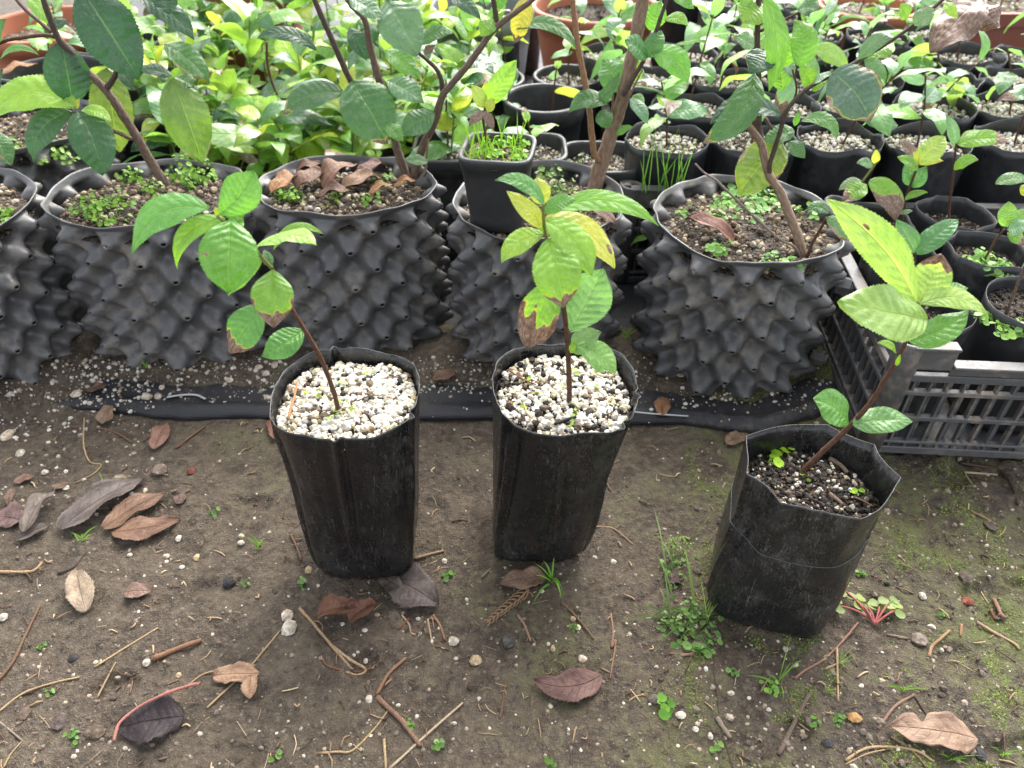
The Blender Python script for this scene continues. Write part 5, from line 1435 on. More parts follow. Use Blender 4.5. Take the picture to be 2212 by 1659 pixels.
round_pot('nursery_pot', (-0.470, 1.00, 0.008), 0.045, 0.058, 0.130, 0.115, 'black pot at the left end of the lime bed', M_POT, M_SOIL_TAN, seed=18.0, grit=M_GRAVEL, gritn=160)
def planter(X0, Y0, X1, Y1, h, label):
    t = tag(empty('rectangular_planter', ((X0 + X1) / 2, (Y0 + Y1) / 2, 0.008)), label, 'planter', 'terracotta coloured pots')
    w, d, th = (X1 - X0), (Y1 - Y0), 0.004
    def ring(i, z): return [(-w / 2 - i, -d / 2 - i, z), (w / 2 + i, -d / 2 - i, z), (w / 2 + i, d / 2 + i, z), (-w / 2 - i, d / 2 + i, z)]
    R_ = [ring(-0.012, 0), ring(-0.002, h - 0.022), ring(0.004, h - 0.02), ring(0.006, h), ring(-th, h), ring(-0.010, h - 0.02), ring(-0.012, h - 0.03)]
    vs = [v for r in R_ for v in r]
    fs = [(3, 2, 1, 0)] + [(i * 4 + k, i * 4 + (k + 1) % 4, i * 4 + 4 + (k + 1) % 4, i * 4 + 4 + k) for i in range(len(R_) - 1) for k in range(4)]
    put('planter_wall', mesh('planter_wall', vs, fs, smooth=False), M_BRICK, t)
    n = 24
    sv = [((i / n - .5) * (w - .01), (j / n - .5) * (d - .01), h - 0.018 + 0.004 * nz(i * .5, j * .5, 3)) for j in range(n + 1) for i in range(n + 1)]
    put('soil', mesh('soil', sv, [(j * (n + 1) + i, j * (n + 1) + i + 1, (j + 1) * (n + 1) + i + 1, (j + 1) * (n + 1) + i) for j in range(n) for i in range(n)]), M_SOIL_TAN, t)
    rs = np.random.RandomState(9)
    P = [((rs.rand() - .5) * (w - .02), (rs.rand() - .5) * (d - .02), h - 0.014) for _ in range(420)]
    gv_, gf_, gt_ = grains(P, 0.002 + 0.005 * rs.rand(420) ** 2, 1, rs)
    tag(put('perlite', mesh('perlite', gv_, gf_, attrs={'tint': gt_}), M_PERLITE, t), kind='stuff')
planter(0.665, 1.335, 0.985, 1.50, 0.150, 'long brick red planter at the top right')
rs = np.random.RandomState(120)
for i, (x, y, z, n, h_, lb) in enumerate([
    (0.05, 0.965, 0.12, 3, 0.075, 'seedling with one drooping pale leaf in the wide round black pot'), (0.020, 0.85, 0.125, 4, 0.05, 'small seedling left of the thick tan stem in perlite'),
    (-0.074, 0.86, 0.125, 6, 0.09, 'small bushy seedling behind the three-stemmed shrub'), (-0.03, 1.06, 0.135, 7, 0.09, 'seedling with pale leaves beside the grey tub'), (0.078, 1.07, 0.135, 7, 0.08, 'seedling with yellow-green leaves behind the wide round pot'),
    (0.10, 1.36, 0.135, 7, 0.05, 'young weed-like seedling at the left of the terracotta bowl'), (0.175, 1.38, 0.135, 6, 0.05, 'young seedling at the right of the terracotta bowl'),
    (0.58, 1.39, 0.14, 8, 0.09, 'leafy seedling in the round terracotta pot'), (0.73, 1.40, 0.15, 8, 0.09, 'leafy seedling at the left end of the brick red planter'), (0.83, 1.42, 0.15, 8, 0.09, 'leafy seedling in the middle of the brick red planter'),
    (0.92, 1.41, 0.15, 8, 0.09, 'leafy seedling at the right end of the brick red planter'), (-0.63, 1.09, 0.125, 6, 0.08, 'small plant in the leaf-littered black pot at far left'), (-0.71, 0.99, 0.125, 6, 0.08, 'small plant in the black pot cut by the left edge'),
    (-0.60, 1.23, 0.125, 8, 0.10, 'light green plant before the terracotta pot at top left'), (-0.70, 1.27, 0.13, 7, 0.06, 'small plant growing in the terracotta pot at top left'), (-0.46, 1.0, 0.12, 9, 0.10, 'bushy green plant at the left end of the lime bed'),
    (0.17, 0.77, 0.010, 6, 0.10, 'bushy young seedling at the left crate corner behind the bolted pot'), (-0.02, 0.95, 0.02, 9, 0.16, 'tall lime seedling between the bed and the wide pot'), (0.0, 1.15, 0.02, 9, 0.17, 'tall pale seedling before the grey tub')]):
    small_plant((x, y, z), rs, h_, n, CM if i % 3 else LM, 1.0, lb, 'small seedlings in pots', 0.02, 0.35)
# thin grass standing in front of the rear crate
Bg = Bag()
for k in range(16):
    q = A(1385 + rs.rand() * 95, 410 + rs.rand() * 8, 0.765)
    e = q + V(((rs.rand() - .5) * 0.035, (rs.rand() - .5) * 0.01, 0.03 + 0.045 * rs.rand()))
    vs, fs = blade(q, e, 0.0013, 0.003); Bg.add(vs, fs, None, rs.rand())
weed_obj('grass_tuft', Bg, 'thin grass standing at the corner of the rear crate', 'grass', (0.12, 0.30, 0.05))

# ================================================================== LITTER ON THE EARTH
GL_ = 'dead leaves on the earth'
dead(GG, (132, 1152), (314, 1040), 66, (0.155, 0.125, 0.112), 'large grey weathered dead leaf at left', 0.08, 0.004, curl=-0.35, wave=0.10)
dead(GG, (228, 1150), (360, 1074), 54, (0.22, 0.125, 0.075), 'warm brown folded dead leaf beside the large grey one', 0.07, 0.005, curl=-0.2)
dead(GG, (242, 1154), (391, 1126), 54, (0.235, 0.13, 0.08), 'brown dead leaf lying below the folded brown one', 0.07, 0.003, side=-0.10)
dead(GG, (50, 1130), (-12, 1120), 62, (0.17, 0.105, 0.095), 'purplish dead leaf at the left edge', 0.08, 0.003)
dead(GG, (60, 1160), (124, 1070), 40, (0.20, 0.16, 0.135), 'curled grey-brown dead leaf near the left edge', 0.14, 0.006, curl=-0.6, wave=0.14)
dead(GG, (38, 1172), (110, 1140), 28, (0.14, 0.115, 0.10), 'narrow grey dead leaf under the curled one', 0.10, 0.003)
dead(GG, (22, 1100), (34, 1062), 20, (0.20, 0.13, 0.09), 'tiny upright brown leaf scrap at the left edge', 0.16, 0.004)
dead(GG, (188, 1326), (168, 1237), 58, (0.36, 0.28, 0.195), 'pale tan dead leaf with saw-toothed edge', 0.05, 0.003, teeth=16, fold=0.08)
dead(GG, (271, 1286), (332, 1282), 36, (0.25, 0.155, 0.12), 'small pinkish brown dead leaf', 0.10, 0.003)
dead(SS, (222, 922), (246, 882), 36, (0.30, 0.20, 0.13), 'tan dead leaf leaning on the cloth edge', 0.08, 0.004)
dead(GG, (336, 976), (364, 918), 40, (0.26, 0.14, 0.10), 'reddish brown dead leaf under the cloth edge', 0.08, 0.003)
dead(GG, (602, 956), (590, 908), 32, (0.26, 0.12, 0.08), 'reddish dead leaf half hidden behind the left bag', 0.08, 0.003)
dead(GG, (466, 1466), (562, 1462), 44, (0.42, 0.26, 0.16), 'torn tan leaf scrap, broad part', 0.06, 0.004, teeth=0, sharp=0.35, wave=0.14)
dead(GG, (545, 1468), (544, 1516), 34, (0.42, 0.26, 0.16), 'torn tan leaf scrap, narrow pointed end', 0.08, 0.005, teeth=0, sharp=0.5)
dead(GG, (400, 1552), (256, 1578), 100, (0.030, 0.019, 0.021), 'blackish purple wet leaf under a pink stalk', 0.05, 0.003, sharp=0.6)
dead(GG, (686, 1340), (778, 1320), 44, (0.23, 0.105, 0.06), 'curled rusty dead leaf below the left bag', 0.18, 0.005, curl=-0.8, wave=0.15)
dead(GG, (755, 1350), (812, 1312), 42, (0.20, 0.09, 0.055), 'crumpled rusty leaf end beside the curled one', 0.16, 0.004, curl=-0.7, wave=0.15)
dead(GG, (842, 1252), (948, 1312), 92, (0.115, 0.09, 0.08), 'grey-brown rotting leaf at the right foot of the left bag', 0.05, 0.004, sharp=0.5, wave=0.12)
dead(GG, (826, 1250), (870, 1282), 40, (0.13, 0.10, 0.085), 'grey-brown leaf scrap touching the left bag', 0.06, 0.004)
dead(GG, (1180, 1252), (1079, 1268), 50, (0.24, 0.15, 0.10), 'brown dead leaf at the foot of the middle bag', 0.08, 0.004)
dead(GG, (1298, 1464), (1154, 1476), 66, (0.165, 0.085, 0.070), 'dark reddish saw-edged dead leaf at bottom centre', 0.06, 0.004, side=-0.16, teeth=20)
dead(GG, (2104, 1606), (1914, 1578), 84, (0.36, 0.24, 0.165), 'large tan dead leaf with a bite at bottom right', 0.07, 0.006, sharp=0.6, teeth=0, fold=0.02, bite=lambda u, v: 0.45 * math.exp(-((u - 0.62) / 0.05) ** 2) * (1 if v > 0.2 else 0))
dead(SS, (984, 812), (932, 828), 32, (0.21, 0.12, 0.075), 'brown dead leaf on the black cloth between two bags', 0.08, 0.004)
dead(SS, (1430, 905), (1428, 866), 34, (0.26, 0.13, 0.06), 'pointed orange brown leaf on the cloth right of the middle bag', 0.10, 0.004)
dead(GG, (1566, 962), (1614, 944), 34, (0.25, 0.16, 0.10), 'brown leaf by the cloth edge left of the short bag', 0.08, 0.003)
dead(GG, (1440, 1262), (1478, 1240), 30, (0.10, 0.055, 0.05), 'small maroon leaf beside the weeds', 0.08, 0.003)
dead(GG, (380, 1090), (405, 1070), 28, (0.17, 0.11, 0.085), 'tiny brown leaf right of the warm brown pair', 0.06, 0.002)
dead(SS, (190, 850), (235, 835), 22, (0.16, 0.09, 0.06), 'brown bark flake on the spilled earth at left', 0.05, 0.003)
dead(GG, (120, 1250 - 190), (150, 1045), 20, (0.2, 0.13, 0.09), 'tiny tan leaf above the large grey one', 0.06, 0.002)
dead(GG, (34, 1048), (76, 1032), 22, (0.24, 0.14, 0.10), 'small reddish leaf among the perlite at left', 0.08, 0.003)
dead(GG, (1100, 1010 + 180), (1120, 1205), 16, (0.15, 0.09, 0.07), 'small brown scrap behind the rotting leaf', 0.06, 0.002)
dead(GG, (2150, 1150), (2122, 1128), 20, (0.13, 0.10, 0.08), 'dark bark flake on the mossy earth at right', 0.06, 0.002)
twig('leaf_stalk', [(259, 1618), (262, 1600), (273, 1576), (314, 1543), (369, 1516), (408, 1502), (440, 1494)], 4.2, (0.34, 0.145, 0.12), 'long pink leaf stalk arching over the blackish leaf', 'stalk', up=0.011, r1=4.6)
TW = [
 ([(-6, 1476), (30, 1430), (58, 1370), (87, 1311)], 4.6, TBROWN, 'brown twig slanting up at the left edge'),
 ([(205, 1442), (272, 1400), (342, 1357)], 2.6, STRAW, 'straight straw left of the reddish stick'),
 ([(331, 1426), (385, 1404), (436, 1385)], 6.4, (0.20, 0.105, 0.06), 'thick reddish stick beside a white crumb'),
 ([(210, 1510), (230, 1470), (251, 1431)], 2.8, STRAW, 'short straw above the blackish leaf'),
 ([(-6, 1542), (49, 1500), (110, 1478), (172, 1464)], 3.2, STRAW, 'straw bent at the lower left edge'),
 ([(448, 1530), (490, 1490), (533, 1450), (575, 1400), (606, 1363)], 2.8, STRAW, 'long straw running under the torn tan scrap'),
 ([(402, 1486), (443, 1456), (506, 1445)], 2.6, STRAW, 'kinked straw left of the torn tan scrap'),
 ([(-6, 1556), (24, 1580), (49, 1601)], 3.0, TGREY, 'grey twig at the lower left edge'),
 ([(8, 1659), (24, 1630), (50, 1600)], 2.4, STRAW, 'thin straw in the bottom left corner'),
 ([(647, 1316), (680, 1352), (720, 1400), (760, 1447)], 4.0, (0.28, 0.19, 0.11), 'longer arm of the folded straw'),
 ([(720, 1398), (756, 1426), (790, 1448), (772, 1459), (748, 1453)], 3.6, (0.32, 0.23, 0.14), 'hooked end of the folded straw'),
 ([(697, 1420), (704, 1436), (730, 1446), (766, 1452), (800, 1446), (824, 1428)], 2.6, TRED, 'reddish root crossing under the folded straw'),
 ([(814, 1502), (841, 1456), (877, 1423)], 4.6, (0.22, 0.12, 0.07), 'reddish twig above the broken stick'),
 ([(814, 1508), (838, 1530), (863, 1554), (888, 1586), (909, 1614)], 6.4, (0.17, 0.10, 0.065), 'thick broken brown stick at bottom centre'),
 ([(868, 1552), (890, 1582), (912, 1612)], 2.4, (0.46, 0.36, 0.22), 'pale splinter along the broken stick'),
 ([(688, 1628), (730, 1625), (762, 1622), (808, 1576), (841, 1532)], 2.8, STRAW, 'bent straw left of the broken stick'),
 ([(841, 1662), (920, 1590), (1000, 1519)], 3.2, (0.36, 0.29, 0.20), 'long straight pale straw at bottom centre'),
 ([(830, 1598), (832, 1630), (834, 1662)], 4.0, STRAW, 'straw pointing down at the bottom edge'),
 ([(1080, 1552), (1084, 1530), (1093, 1472)], 3.0, TBROWN, 'upright brown twig left of the reddish saw-edged leaf'),
 ([(1318, 1327), (1324, 1365), (1321, 1401), (1330, 1385), (1318, 1467)], 3.4, (0.20, 0.12, 0.08), 'brown stalk standing left of the weed patch'),
 ([(1212, 1303), (1232, 1320), (1264, 1357), (1283, 1382)], 3.0, TBROWN, 'brown twig between the fern sprig and the weeds'),
 ([(1540, 1330), (1541, 1400), (1543, 1456), (1550, 1520), (1560, 1580), (1584, 1662)], 1.6, TDARK, 'long hair-thin dark root below the short bag'),
 ([(1548, 1552), (1562, 1575), (1578, 1596)], 6.0, TGREY, 'grey bark piece on the thin dark root'),
 ([(1716, 1467), (1740, 1448), (1771, 1431), (1809, 1398), (1853, 1346)], 3.2, (0.22, 0.12, 0.09), 'curving root running to the foot of the short bag'),
 ([(1807, 1401), (1808, 1450), (1810, 1516)], 3.2, STRAW, 'straight straw crossing the curving root'),
 ([(1782, 1446), (1824, 1428)], 2.6, STRAW, 'short straw crossing the straight one'),
 ([(2006, 1420), (2012, 1398), (2030, 1382), (2050, 1363)], 4.2, (0.27, 0.17, 0.10), 'frayed curled stalk on the moss at right'),
 ([(2110, 1346), (2150, 1370), (2190, 1392), (2200, 1404)], 3.6, (0.30, 0.21, 0.13), 'straw on the moss near the right edge'),
 ([(1826, 1644), (1860, 1622), (1902, 1614), (1976, 1622), (2017, 1647)], 3.6, STRAW, 'straw bundle below the large tan leaf'),
 ([(1826, 1652), (1870, 1630), (1920, 1618)], 2.0, STRAW, 'thin straw beside the straw bundle'),
 ([(1924, 1592), (1960, 1612), (2000, 1630)], 2.0, STRAW, 'thin straw between the bundle and the tan leaf'),
 ([(1897, 1576), (1930, 1530), (1973, 1502)], 4.0, (0.19, 0.12, 0.085), 'brown twig above the large tan leaf'),
 ([(1976, 1506), (1994, 1534), (2008, 1560)], 2.2, TDARK, 'thin dark twig meeting the brown one over the tan leaf'),
 ([(1681, 1631), (1714, 1565), (1746, 1502)], 7.0, (0.12, 0.09, 0.07), 'dark rotten stick at the lower right'),
 ([(1722, 1562), (1748, 1580)], 2.4, STRAW, 'short straw across the dark rotten stick'),
 ([(153, 923), (219, 927), (255, 938), (287, 958)], 2.6, TBROWN, 'thin curved brown stalk below the cloth edge at left'),
 ([(184, 886), (181, 958), (194, 998), (219, 1005), (200, 1026), (162, 1045)], 1.8, STRAW, 'crooked fine straw at upper left'),
 ([(381, 970), (412, 946), (444, 923)], 4.0, TBROWN, 'straight brown stick below the cloth left of the bags'),
 ([(-6, 1237), (62, 1237), (80, 1230), (92, 1216)], 3.6, (0.30, 0.21, 0.12), 'straw hooked at its right end at left edge'),
 ([(125, 1240), (160, 1226), (188, 1192)], 2.6, TDARK, 'dark curved twig above the pale tan leaf'),
 ([(2073, 1002), (2120, 1010), (2157, 1018), (2184, 1050), (2198, 1092)], 4.2, TDARK, 'dark root curving in front of the crate'),
 ([(2083, 1022), (2154, 1027)], 2.8, (0.42, 0.33, 0.20), 'pale straw in front of the crate'),
 ([(2084, 1024), (2104, 1053)], 1.8, (0.36, 0.29, 0.17), 'thin pale straw slanting from the one before the crate'),
 ([(2097, 1106), (2126, 1120), (2154, 1136)], 3.0, (0.22, 0.14, 0.09), 'brown splinter on the earth below the crate'),
 ([(627, 1154), (640, 1180), (651, 1212)], 3.0, TBROWN, 'brown twig left of the left bag'),
 ([(895, 1208), (925, 1200), (959, 1191)], 3.4, (0.24, 0.17, 0.11), 'tan twig between the left and middle bags'),
 ([(1273, 1146), (1290, 1139), (1327, 1144), (1368, 1178)], 2.2, (0.28, 0.19, 0.11), 'fine curved root right of the middle bag'),
 ([(1040, 1248), (1060, 1230)], 3.0, TGREY, 'grey stub left of the middle bag foot'),
 ([(2138, 1318), (2150, 1340), (2158, 1328)], 4.0, (0.20, 0.10, 0.07), 'reddish husk near the right edge'),
 ([(2146, 1296), (2162, 1330), (2172, 1336)], 4.4, (0.22, 0.125, 0.09), 'brown seed husk below the red stone'),
 ([(2076, 1350), (2074, 1376)], 3.6, (0.25, 0.14, 0.08), 'short reddish chip on the moss'),
 ([(1914, 1372), (1960, 1380), (1938, 1378)], 3.0, (0.16, 0.12, 0.09), 'flat brown splinter below the clover'),
 ([(1470, 1418), (1500, 1412), (1486, 1416), (1445, 1412)], 3.0, (0.20, 0.12, 0.08), 'brown stalk pieces below the weed patch'),
 ([(1118, 1330), (1132, 1350), (1146, 1386)], 3.4, (0.24, 0.155, 0.10), 'tan curled strip below the fern sprig'),
 ([(1376, 1500), (1400, 1506)], 2.0, TRED, 'short reddish fibre above the grey pebble'),
 ([(860, 1360), (884, 1338)], 3.2, TRED, 'short rusty chip below the rotting leaf'),
 ([(936, 1330), (950, 1352), (962, 1385)], 3.4, (0.22, 0.12, 0.07), 'reddish twig reaching to a white crumb'),
 ([(924, 1338), (930, 1372), (934, 1394)], 2.6, (0.32, 0.24, 0.15), 'short straw right of the rotting leaf'),
 ([(900, 1350), (920, 1366), (958, 1390)], 1.8, TDARK, 'thin dark stalk below the rotting leaf'),
 ([(868, 1330), (884, 1350), (888, 1368), (898, 1372)], 2.4, (0.30, 0.22, 0.14), 'wavy tan rootlet below the rotting leaf'),
]
for pts, r, c, lb in TW:
    twig('straw' if 'straw' in lb else ('root' if 'root' in lb else 'twig'), pts, r, c, lb)
# brown conifer sprig below the middle bag
ft = plant('fern_sprig', GG(1105, 1310), 'dry brown fern-like sprig below the middle bag', 'sprig')
def sprig_tube(pts, r, nm):
    p3 = [GG(x, y, 0.0025) for x, y in pts]
    vs, fs, uv = tube(p3, S(p3[0], r), S(p3[-1], r * 0.5), 5, 4)
    build(nm, vs, fs, M_TWIG, ft, (0.24, 0.15, 0.09), uv)
sprig_tube([(1142, 1276), (1122, 1298), (1095, 1318), (1050, 1350)], 2.4, 'rachis')
for k in range(10):
    f = k / 9.0
    bx_, by_ = 1142 + (1058 - 1142) * f, 1276 + (1344 - 1276) * f
    l_ = 32 * (1 - 0.5 * f)
    for sg in (-1, 1):
        jx = 0.9 + 0.25 * nz(k * 1.7, sg * 3.0)
        ex, ey = bx_ + l_ * jx * (-0.77 * 0.85 + sg * 0.63 * 0.42), by_ + l_ * jx * (0.63 * 0.85 + sg * 0.77 * 0.42)
        sprig_tube([(bx_, by_), ((bx_ + ex) / 2 + sg * 2, (by_ + ey) / 2 + sg * 2), (ex, ey)], 2.2, 'frond')

# white plastic strips on the cloth
def strip(pts, w, label):
    p3 = [SS(x, y, 0.0025) for x, y in pts]
    c = catmull(p3, 8)
    vs, fs = [], []
    for i, q in enumerate(c):
        t_ = (c[min(i + 1, len(c) - 1)] - c[max(0, i - 1)]).normalized()
        s_ = t_.cross(V((0, 0, 1))).normalized() * S(q, w) / 2
        vs += [q - s_, q + V((0, 0, 0.0008)), q + s_]
    for i in range(len(c) - 1):
        fs += [(i * 3, i * 3 + 1, i * 3 + 4, i * 3 + 3), (i * 3 + 1, i * 3 + 2, i * 3 + 5, i * 3 + 4)]
    o = build('plastic_strip', vs, fs, M_WHITE)
    o.modifiers.new('thickness', 'SOLIDIFY').thickness = 0.0006
    tag(o, label, 'plastic strip', 'white plastic strips on the cloth')
strip([(362, 862), (395, 857), (425, 857), (446, 866)], 6, 'curved white plastic strip on the cloth at left')
strip([(1362, 893), (1400, 897), (1440, 900), (1486, 903)], 4.5, 'straight white plastic strip on the cloth right of the middle bag')

# bigger crumbs and stones one can pick out
def stone(x, y, px, col, label, cat='perlite crumb', seed=0, flat=0.75, group='white perlite crumbs on the earth', name='perlite_crumb', P=None):
    c = (P or GG)(x, y)
    r = S(c, px) / 2 * (0.85 if name == 'stone' else 0.92)
    lv = _LUMPS[2][seed % 8]
    vs = [c + V((v[0] * r, v[1] * r, v[2] * r * flat + r * flat * 0.38)) for v in lv]
    o = build(name, vs, _ICO[2][1], M_STONE, None, col, smooth=False)
    tag(o, label, cat, group)
WH = (0.58, 0.56, 0.51); CR = (0.46, 0.38, 0.25)
for i, (x, y, px, c, lb) in enumerate([
    (625, 1358, 34, WH, 'large white crumb, lower of the pair below the left bag'), (621, 1332, 30, (0.62, 0.57, 0.50), 'large dirty white crumb, upper of the pair below the left bag'),
    (980, 1387, 24, WH, 'white crumb beside the reddish twig'), (1027, 1428, 25, CR, 'round cream crumb below the middle bag'), (386, 1165, 17, WH, 'white crumb below the brown dead leaves'), (521, 1174, 18, WH, 'white crumb left of the left bag, larger'),
    (522, 1159, 13, (0.62, 0.55, 0.40), 'cream crumb touching the white one left of the left bag'), (1470, 1546, 21, (0.68, 0.64, 0.58), 'white crumb beside the round-leaved sprout at bottom'), (797, 1511, 17, WH, 'white crumb by the broken stick'), (317, 1433, 19, WH, 'white crumb at the end of the reddish stick'),
    (1258, 1425, 20, (0.62, 0.55, 0.46), 'ring-shaped pale crumb above the reddish saw-edged leaf'), (386, 1459, 13, CR, 'cream crumb above the pink stalk'), (425, 1206, 18, CR, 'cream crumb under the short straw at left'), (281, 1200, 14, WH, 'white crumb below the brown leaf pair, left'), (360, 1202, 15, (0.66, 0.6, 0.5), 'cream crumb below the brown leaf pair, right'),
    (393, 1226, 12, WH, 'small white crumb under the leaf pair'), (667, 1232, 17, CR, 'cream crumb at the left foot of the left bag'), (960, 1213, 14, WH, 'white crumb right of the left bag foot'), (1325, 1215, 14, WH, 'white crumb right of the middle bag foot'), (1502, 1576, 13, WH, 'white crumb above the dark stick end'), (1534, 1591, 16, WH, 'white crumb near the bottom right of centre'),
    (1660, 1534, 14, WH, 'white crumb left of the dark rotten stick'), (1578, 1498, 16, (0.66, 0.60, 0.50), 'cream crumb right of the thin dark root'), (1502, 1353, 11, WH, 'small white crumb in the weed patch'), (1992, 1288, 17, WH, 'white crumb right of the clover'), (1846, 1296, 8, WH, 'tiny white crumb on the bag foot'),
    (1238, 1338, 13, CR, 'cream crumb above the brown twig'), (1247, 1356, 14, (0.66, 0.60, 0.50), 'cream crumb at the end of the brown twig'), (1194, 1402, 15, CR, 'cream crumb pair left of the ring-shaped one'), (1170, 1278, 14, WH, 'white crumb right of the grass tuft'), (903, 1337, 11, WH, 'small white crumb under the rotting leaf'), (985, 1423, 10, WH, 'small white crumb below the white one by the twig'),
    (45, 980, 19, WH, 'white crumb at left below the spilled earth'), (8, 1335, 20, WH, 'white crumb at the left edge'), (98, 1022, 16, WH, 'white crumb right of the small reddish leaf'), (143, 1055, 14, WH, 'white crumb by the crooked straw'), (18, 945, 34, (0.60, 0.53, 0.44), 'large pale lump in the lower left of the spilled earth'), (815, 1329, 14, (0.45, 0.34, 0.22), 'tan crumb right of the crumpled rusty leaf'),
    (740, 1348 - 0, 10, (0.6, 0.56, 0.5), 'small white crumb under the curled rusty leaf'), (788, 1362, 12, WH, 'small white crumb right of the rusty leaves'), (790, 1428, 11, WH, 'small white crumb at the folded straw'), (1696, 1403, 14, WH, 'white crumb below the short bag')]):
    stone(x, y, px, c, lb, seed=i * 3 + 1)
SG = 'white perlite lumps on the spilled earth'
for i, (x, y, px, lb) in enumerate([(165, 853, 22, 'white lump on the spilled earth, leftmost large one'), (318, 860, 24, 'white lump on the cloth left of the curved strip'), (342, 858, 18, 'white lump touching the larger one by the curved strip'), (206, 886, 18, 'white lump at the cloth edge at left'),
                                    (215, 828, 14, 'white lump under the dimpled pot with clover'), (496, 822, 18, 'white lump behind the left bag'), (560, 795, 20, 'pinkish lump behind the left bag, nearest the pot'), (594, 790, 20, 'pinkish lump behind the left bag, right one'), (575, 808, 16, 'pinkish lump in front of the pair behind the left bag'), (195, 872, 12, 'small white lump above the cloth edge'), (350, 838, 14, 'small cream lump behind the curved strip'), (1440, 800, 16, 'pale lump between the middle bag and the bolted pot'), (1470, 812, 14, 'small pale lump beside the bolted pot foot')]):
    stone(x, y, px, (0.68, 0.62, 0.56), lb, seed=i * 5 + 2, group=SG, P=SS)
for i, (x, y, px, c, lb) in enumerate([(260, 1037, 32, (0.33, 0.29, 0.22), 'rounded olive grey pebble behind the dead leaves'), (345, 1018, 34, (0.22, 0.18, 0.16), 'mottled pinkish brown stone'), (414, 1018, 20, (0.20, 0.075, 0.06), 'small dark red stone'), (2088, 1302, 32, (0.32, 0.10, 0.075), 'knobbly brick red stone at right'),
    (495, 1262, 30, (0.035, 0.036, 0.042), 'black charcoal lump left of the left bag'), (1412, 1512, 30, (0.14, 0.12, 0.11), 'small grey brick-shaped pebble at bottom'), (1015, 1483, 20, (0.075, 0.055, 0.045), 'round dark brown pebble'), (1098, 1398 - 10, 34, (0.10, 0.10, 0.105), 'dark grey pebble below the fern sprig'), (205, 1583, 50, (0.14, 0.11, 0.09), 'flat brown clod left of the blackish leaf'),
    (130, 1560, 42, (0.10, 0.08, 0.075), 'flat dark purple clod left of the brown one'), (52, 1542, 30, (0.13, 0.10, 0.08), 'brown clod near the lower left'), (245, 1510, 18, (0.12, 0.10, 0.095), 'grey pebble above the blackish leaf'), (160, 1424, 26, (0.055, 0.055, 0.06), 'dark flat pebble left of the straws'), (1788, 1605, 26, (0.05, 0.052, 0.06), 'black charcoal flake on the moss'), (2116, 1630, 36, (0.05, 0.05, 0.055), 'black charcoal flake by the large tan leaf'),
    (2085, 1250, 34, (0.12, 0.10, 0.09), 'brown clod right of the clover'), (1916, 1262, 14, (0.035, 0.036, 0.04), 'tiny charcoal lump above the clover'), (1985, 1382, 34, (0.22, 0.19, 0.17), 'pale earthy patch of clay on the moss'), (1098, 1252 + 6, 16, (0.28, 0.13, 0.08), 'small orange pebble right of the rotting leaf'), (1846, 1552, 34, (0.46, 0.28, 0.12), 'square orange wood chip on the moss'), (1530, 1270 - 10, 24, (0.15, 0.12, 0.10), 'brown stone between the weeds and the short bag')]):
    stone(x, y, px, c, lb, 'stone' if 'wood' not in lb else 'wood chip', i * 7 + 3, 0.5 if 'clod' in lb or 'flake' in lb or 'patch' in lb or 'chip' in lb else 0.8, 'stones and clods on the earth', 'wood_chip' if 'wood' in lb else 'stone')

# fine crumbs nobody could count
rs = np.random.RandomState(301)
def scatter_px(n, box_, P, size, up=0.0):
    pts, sz = [], []
    for _ in range(n):
        q = P(box_[0] + rs.rand() * (box_[2] - box_[0]), box_[1] + rs.rand() * (box_[3] - box_[1]))
        pts.append((q.x, q.y, q.z + up)); sz.append(size[0] + (size[1] - size[0]) * rs.rand() ** 3)
    return pts, sz
def stuff(name, parts, mat, label, cat):
    P, Z = [], []
    for a, b in parts: P += a; Z += b
    gv_, gf_, gt_ = grains(P, Z, 1, rs)
    o = put(name, mesh(name, gv_, gf_, attrs={'tint': gt_}, smooth=False), mat)
    tag(o, label, cat, kind='stuff')
stuff('perlite_crumbs', [scatter_px(200, (-20, 870, 2230, 1680), GG, (0.0007, 0.0040), -0.0004), scatter_px(120, (-20, 900, 330, 1120), GG, (0.001, 0.0056), -0.0005), scatter_px(60, (1150, 1250, 1700, 1600), GG, (0.001, 0.004)),
                         scatter_px(330, (-20, 780, 330, 940), SS, (0.001, 0.0056)), scatter_px(420, (150, 755, 640, 870), SS, (0.001, 0.0052)), scatter_px(260, (880, 770, 1140, 850), SS, (0.001, 0.0042)), scatter_px(340, (1340, 740, 1800, 890), SS, (0.001, 0.0048)), scatter_px(50, (600, 850, 1650, 915), SS, (0.001, 0.003))],
      M_GPERL, 'fine white perlite crumbs scattered over earth and cloth', 'perlite crumbs')
stuff('earth_crumbs', [scatter_px(9000, (-30, 880, 2240, 1690), GG, (0.0005, 0.0036), -0.0004), scatter_px(1000, (1500, 900, 2240, 1690), GG, (0.0010, 0.0060), -0.0004), scatter_px(900, (-20, 760, 1800, 880), SS, (0.001, 0.005), -0.0003)],
      M_CHIPS, 'small crumbs of earth on the path and cloth', 'soil crumbs')
Bq = Bag()
for k in range(800):
    x, y = -20 + rs.rand() * 2250, 900 + rs.rand() * 760
    q = GG(x, y, 0.0008); th = rs.rand() * 6.28; l_ = 0.003 + 0.012 * rs.rand() ** 2
    e = q + V((math.cos(th) * l_, math.sin(th) * l_, 0)); e.z = gz(e.x, e.y) + 0.0006
    m_ = q.lerp(e, 0.5) + V((rs.randn() * 0.001, rs.randn() * 0.001, 0.0008))
    vs, fs, uv = tube([q, m_, e], 0.0002 + 0.0005 * rs.rand() ** 2, None, 4, 2)
    Bq.add(vs, fs, None, rs.rand())
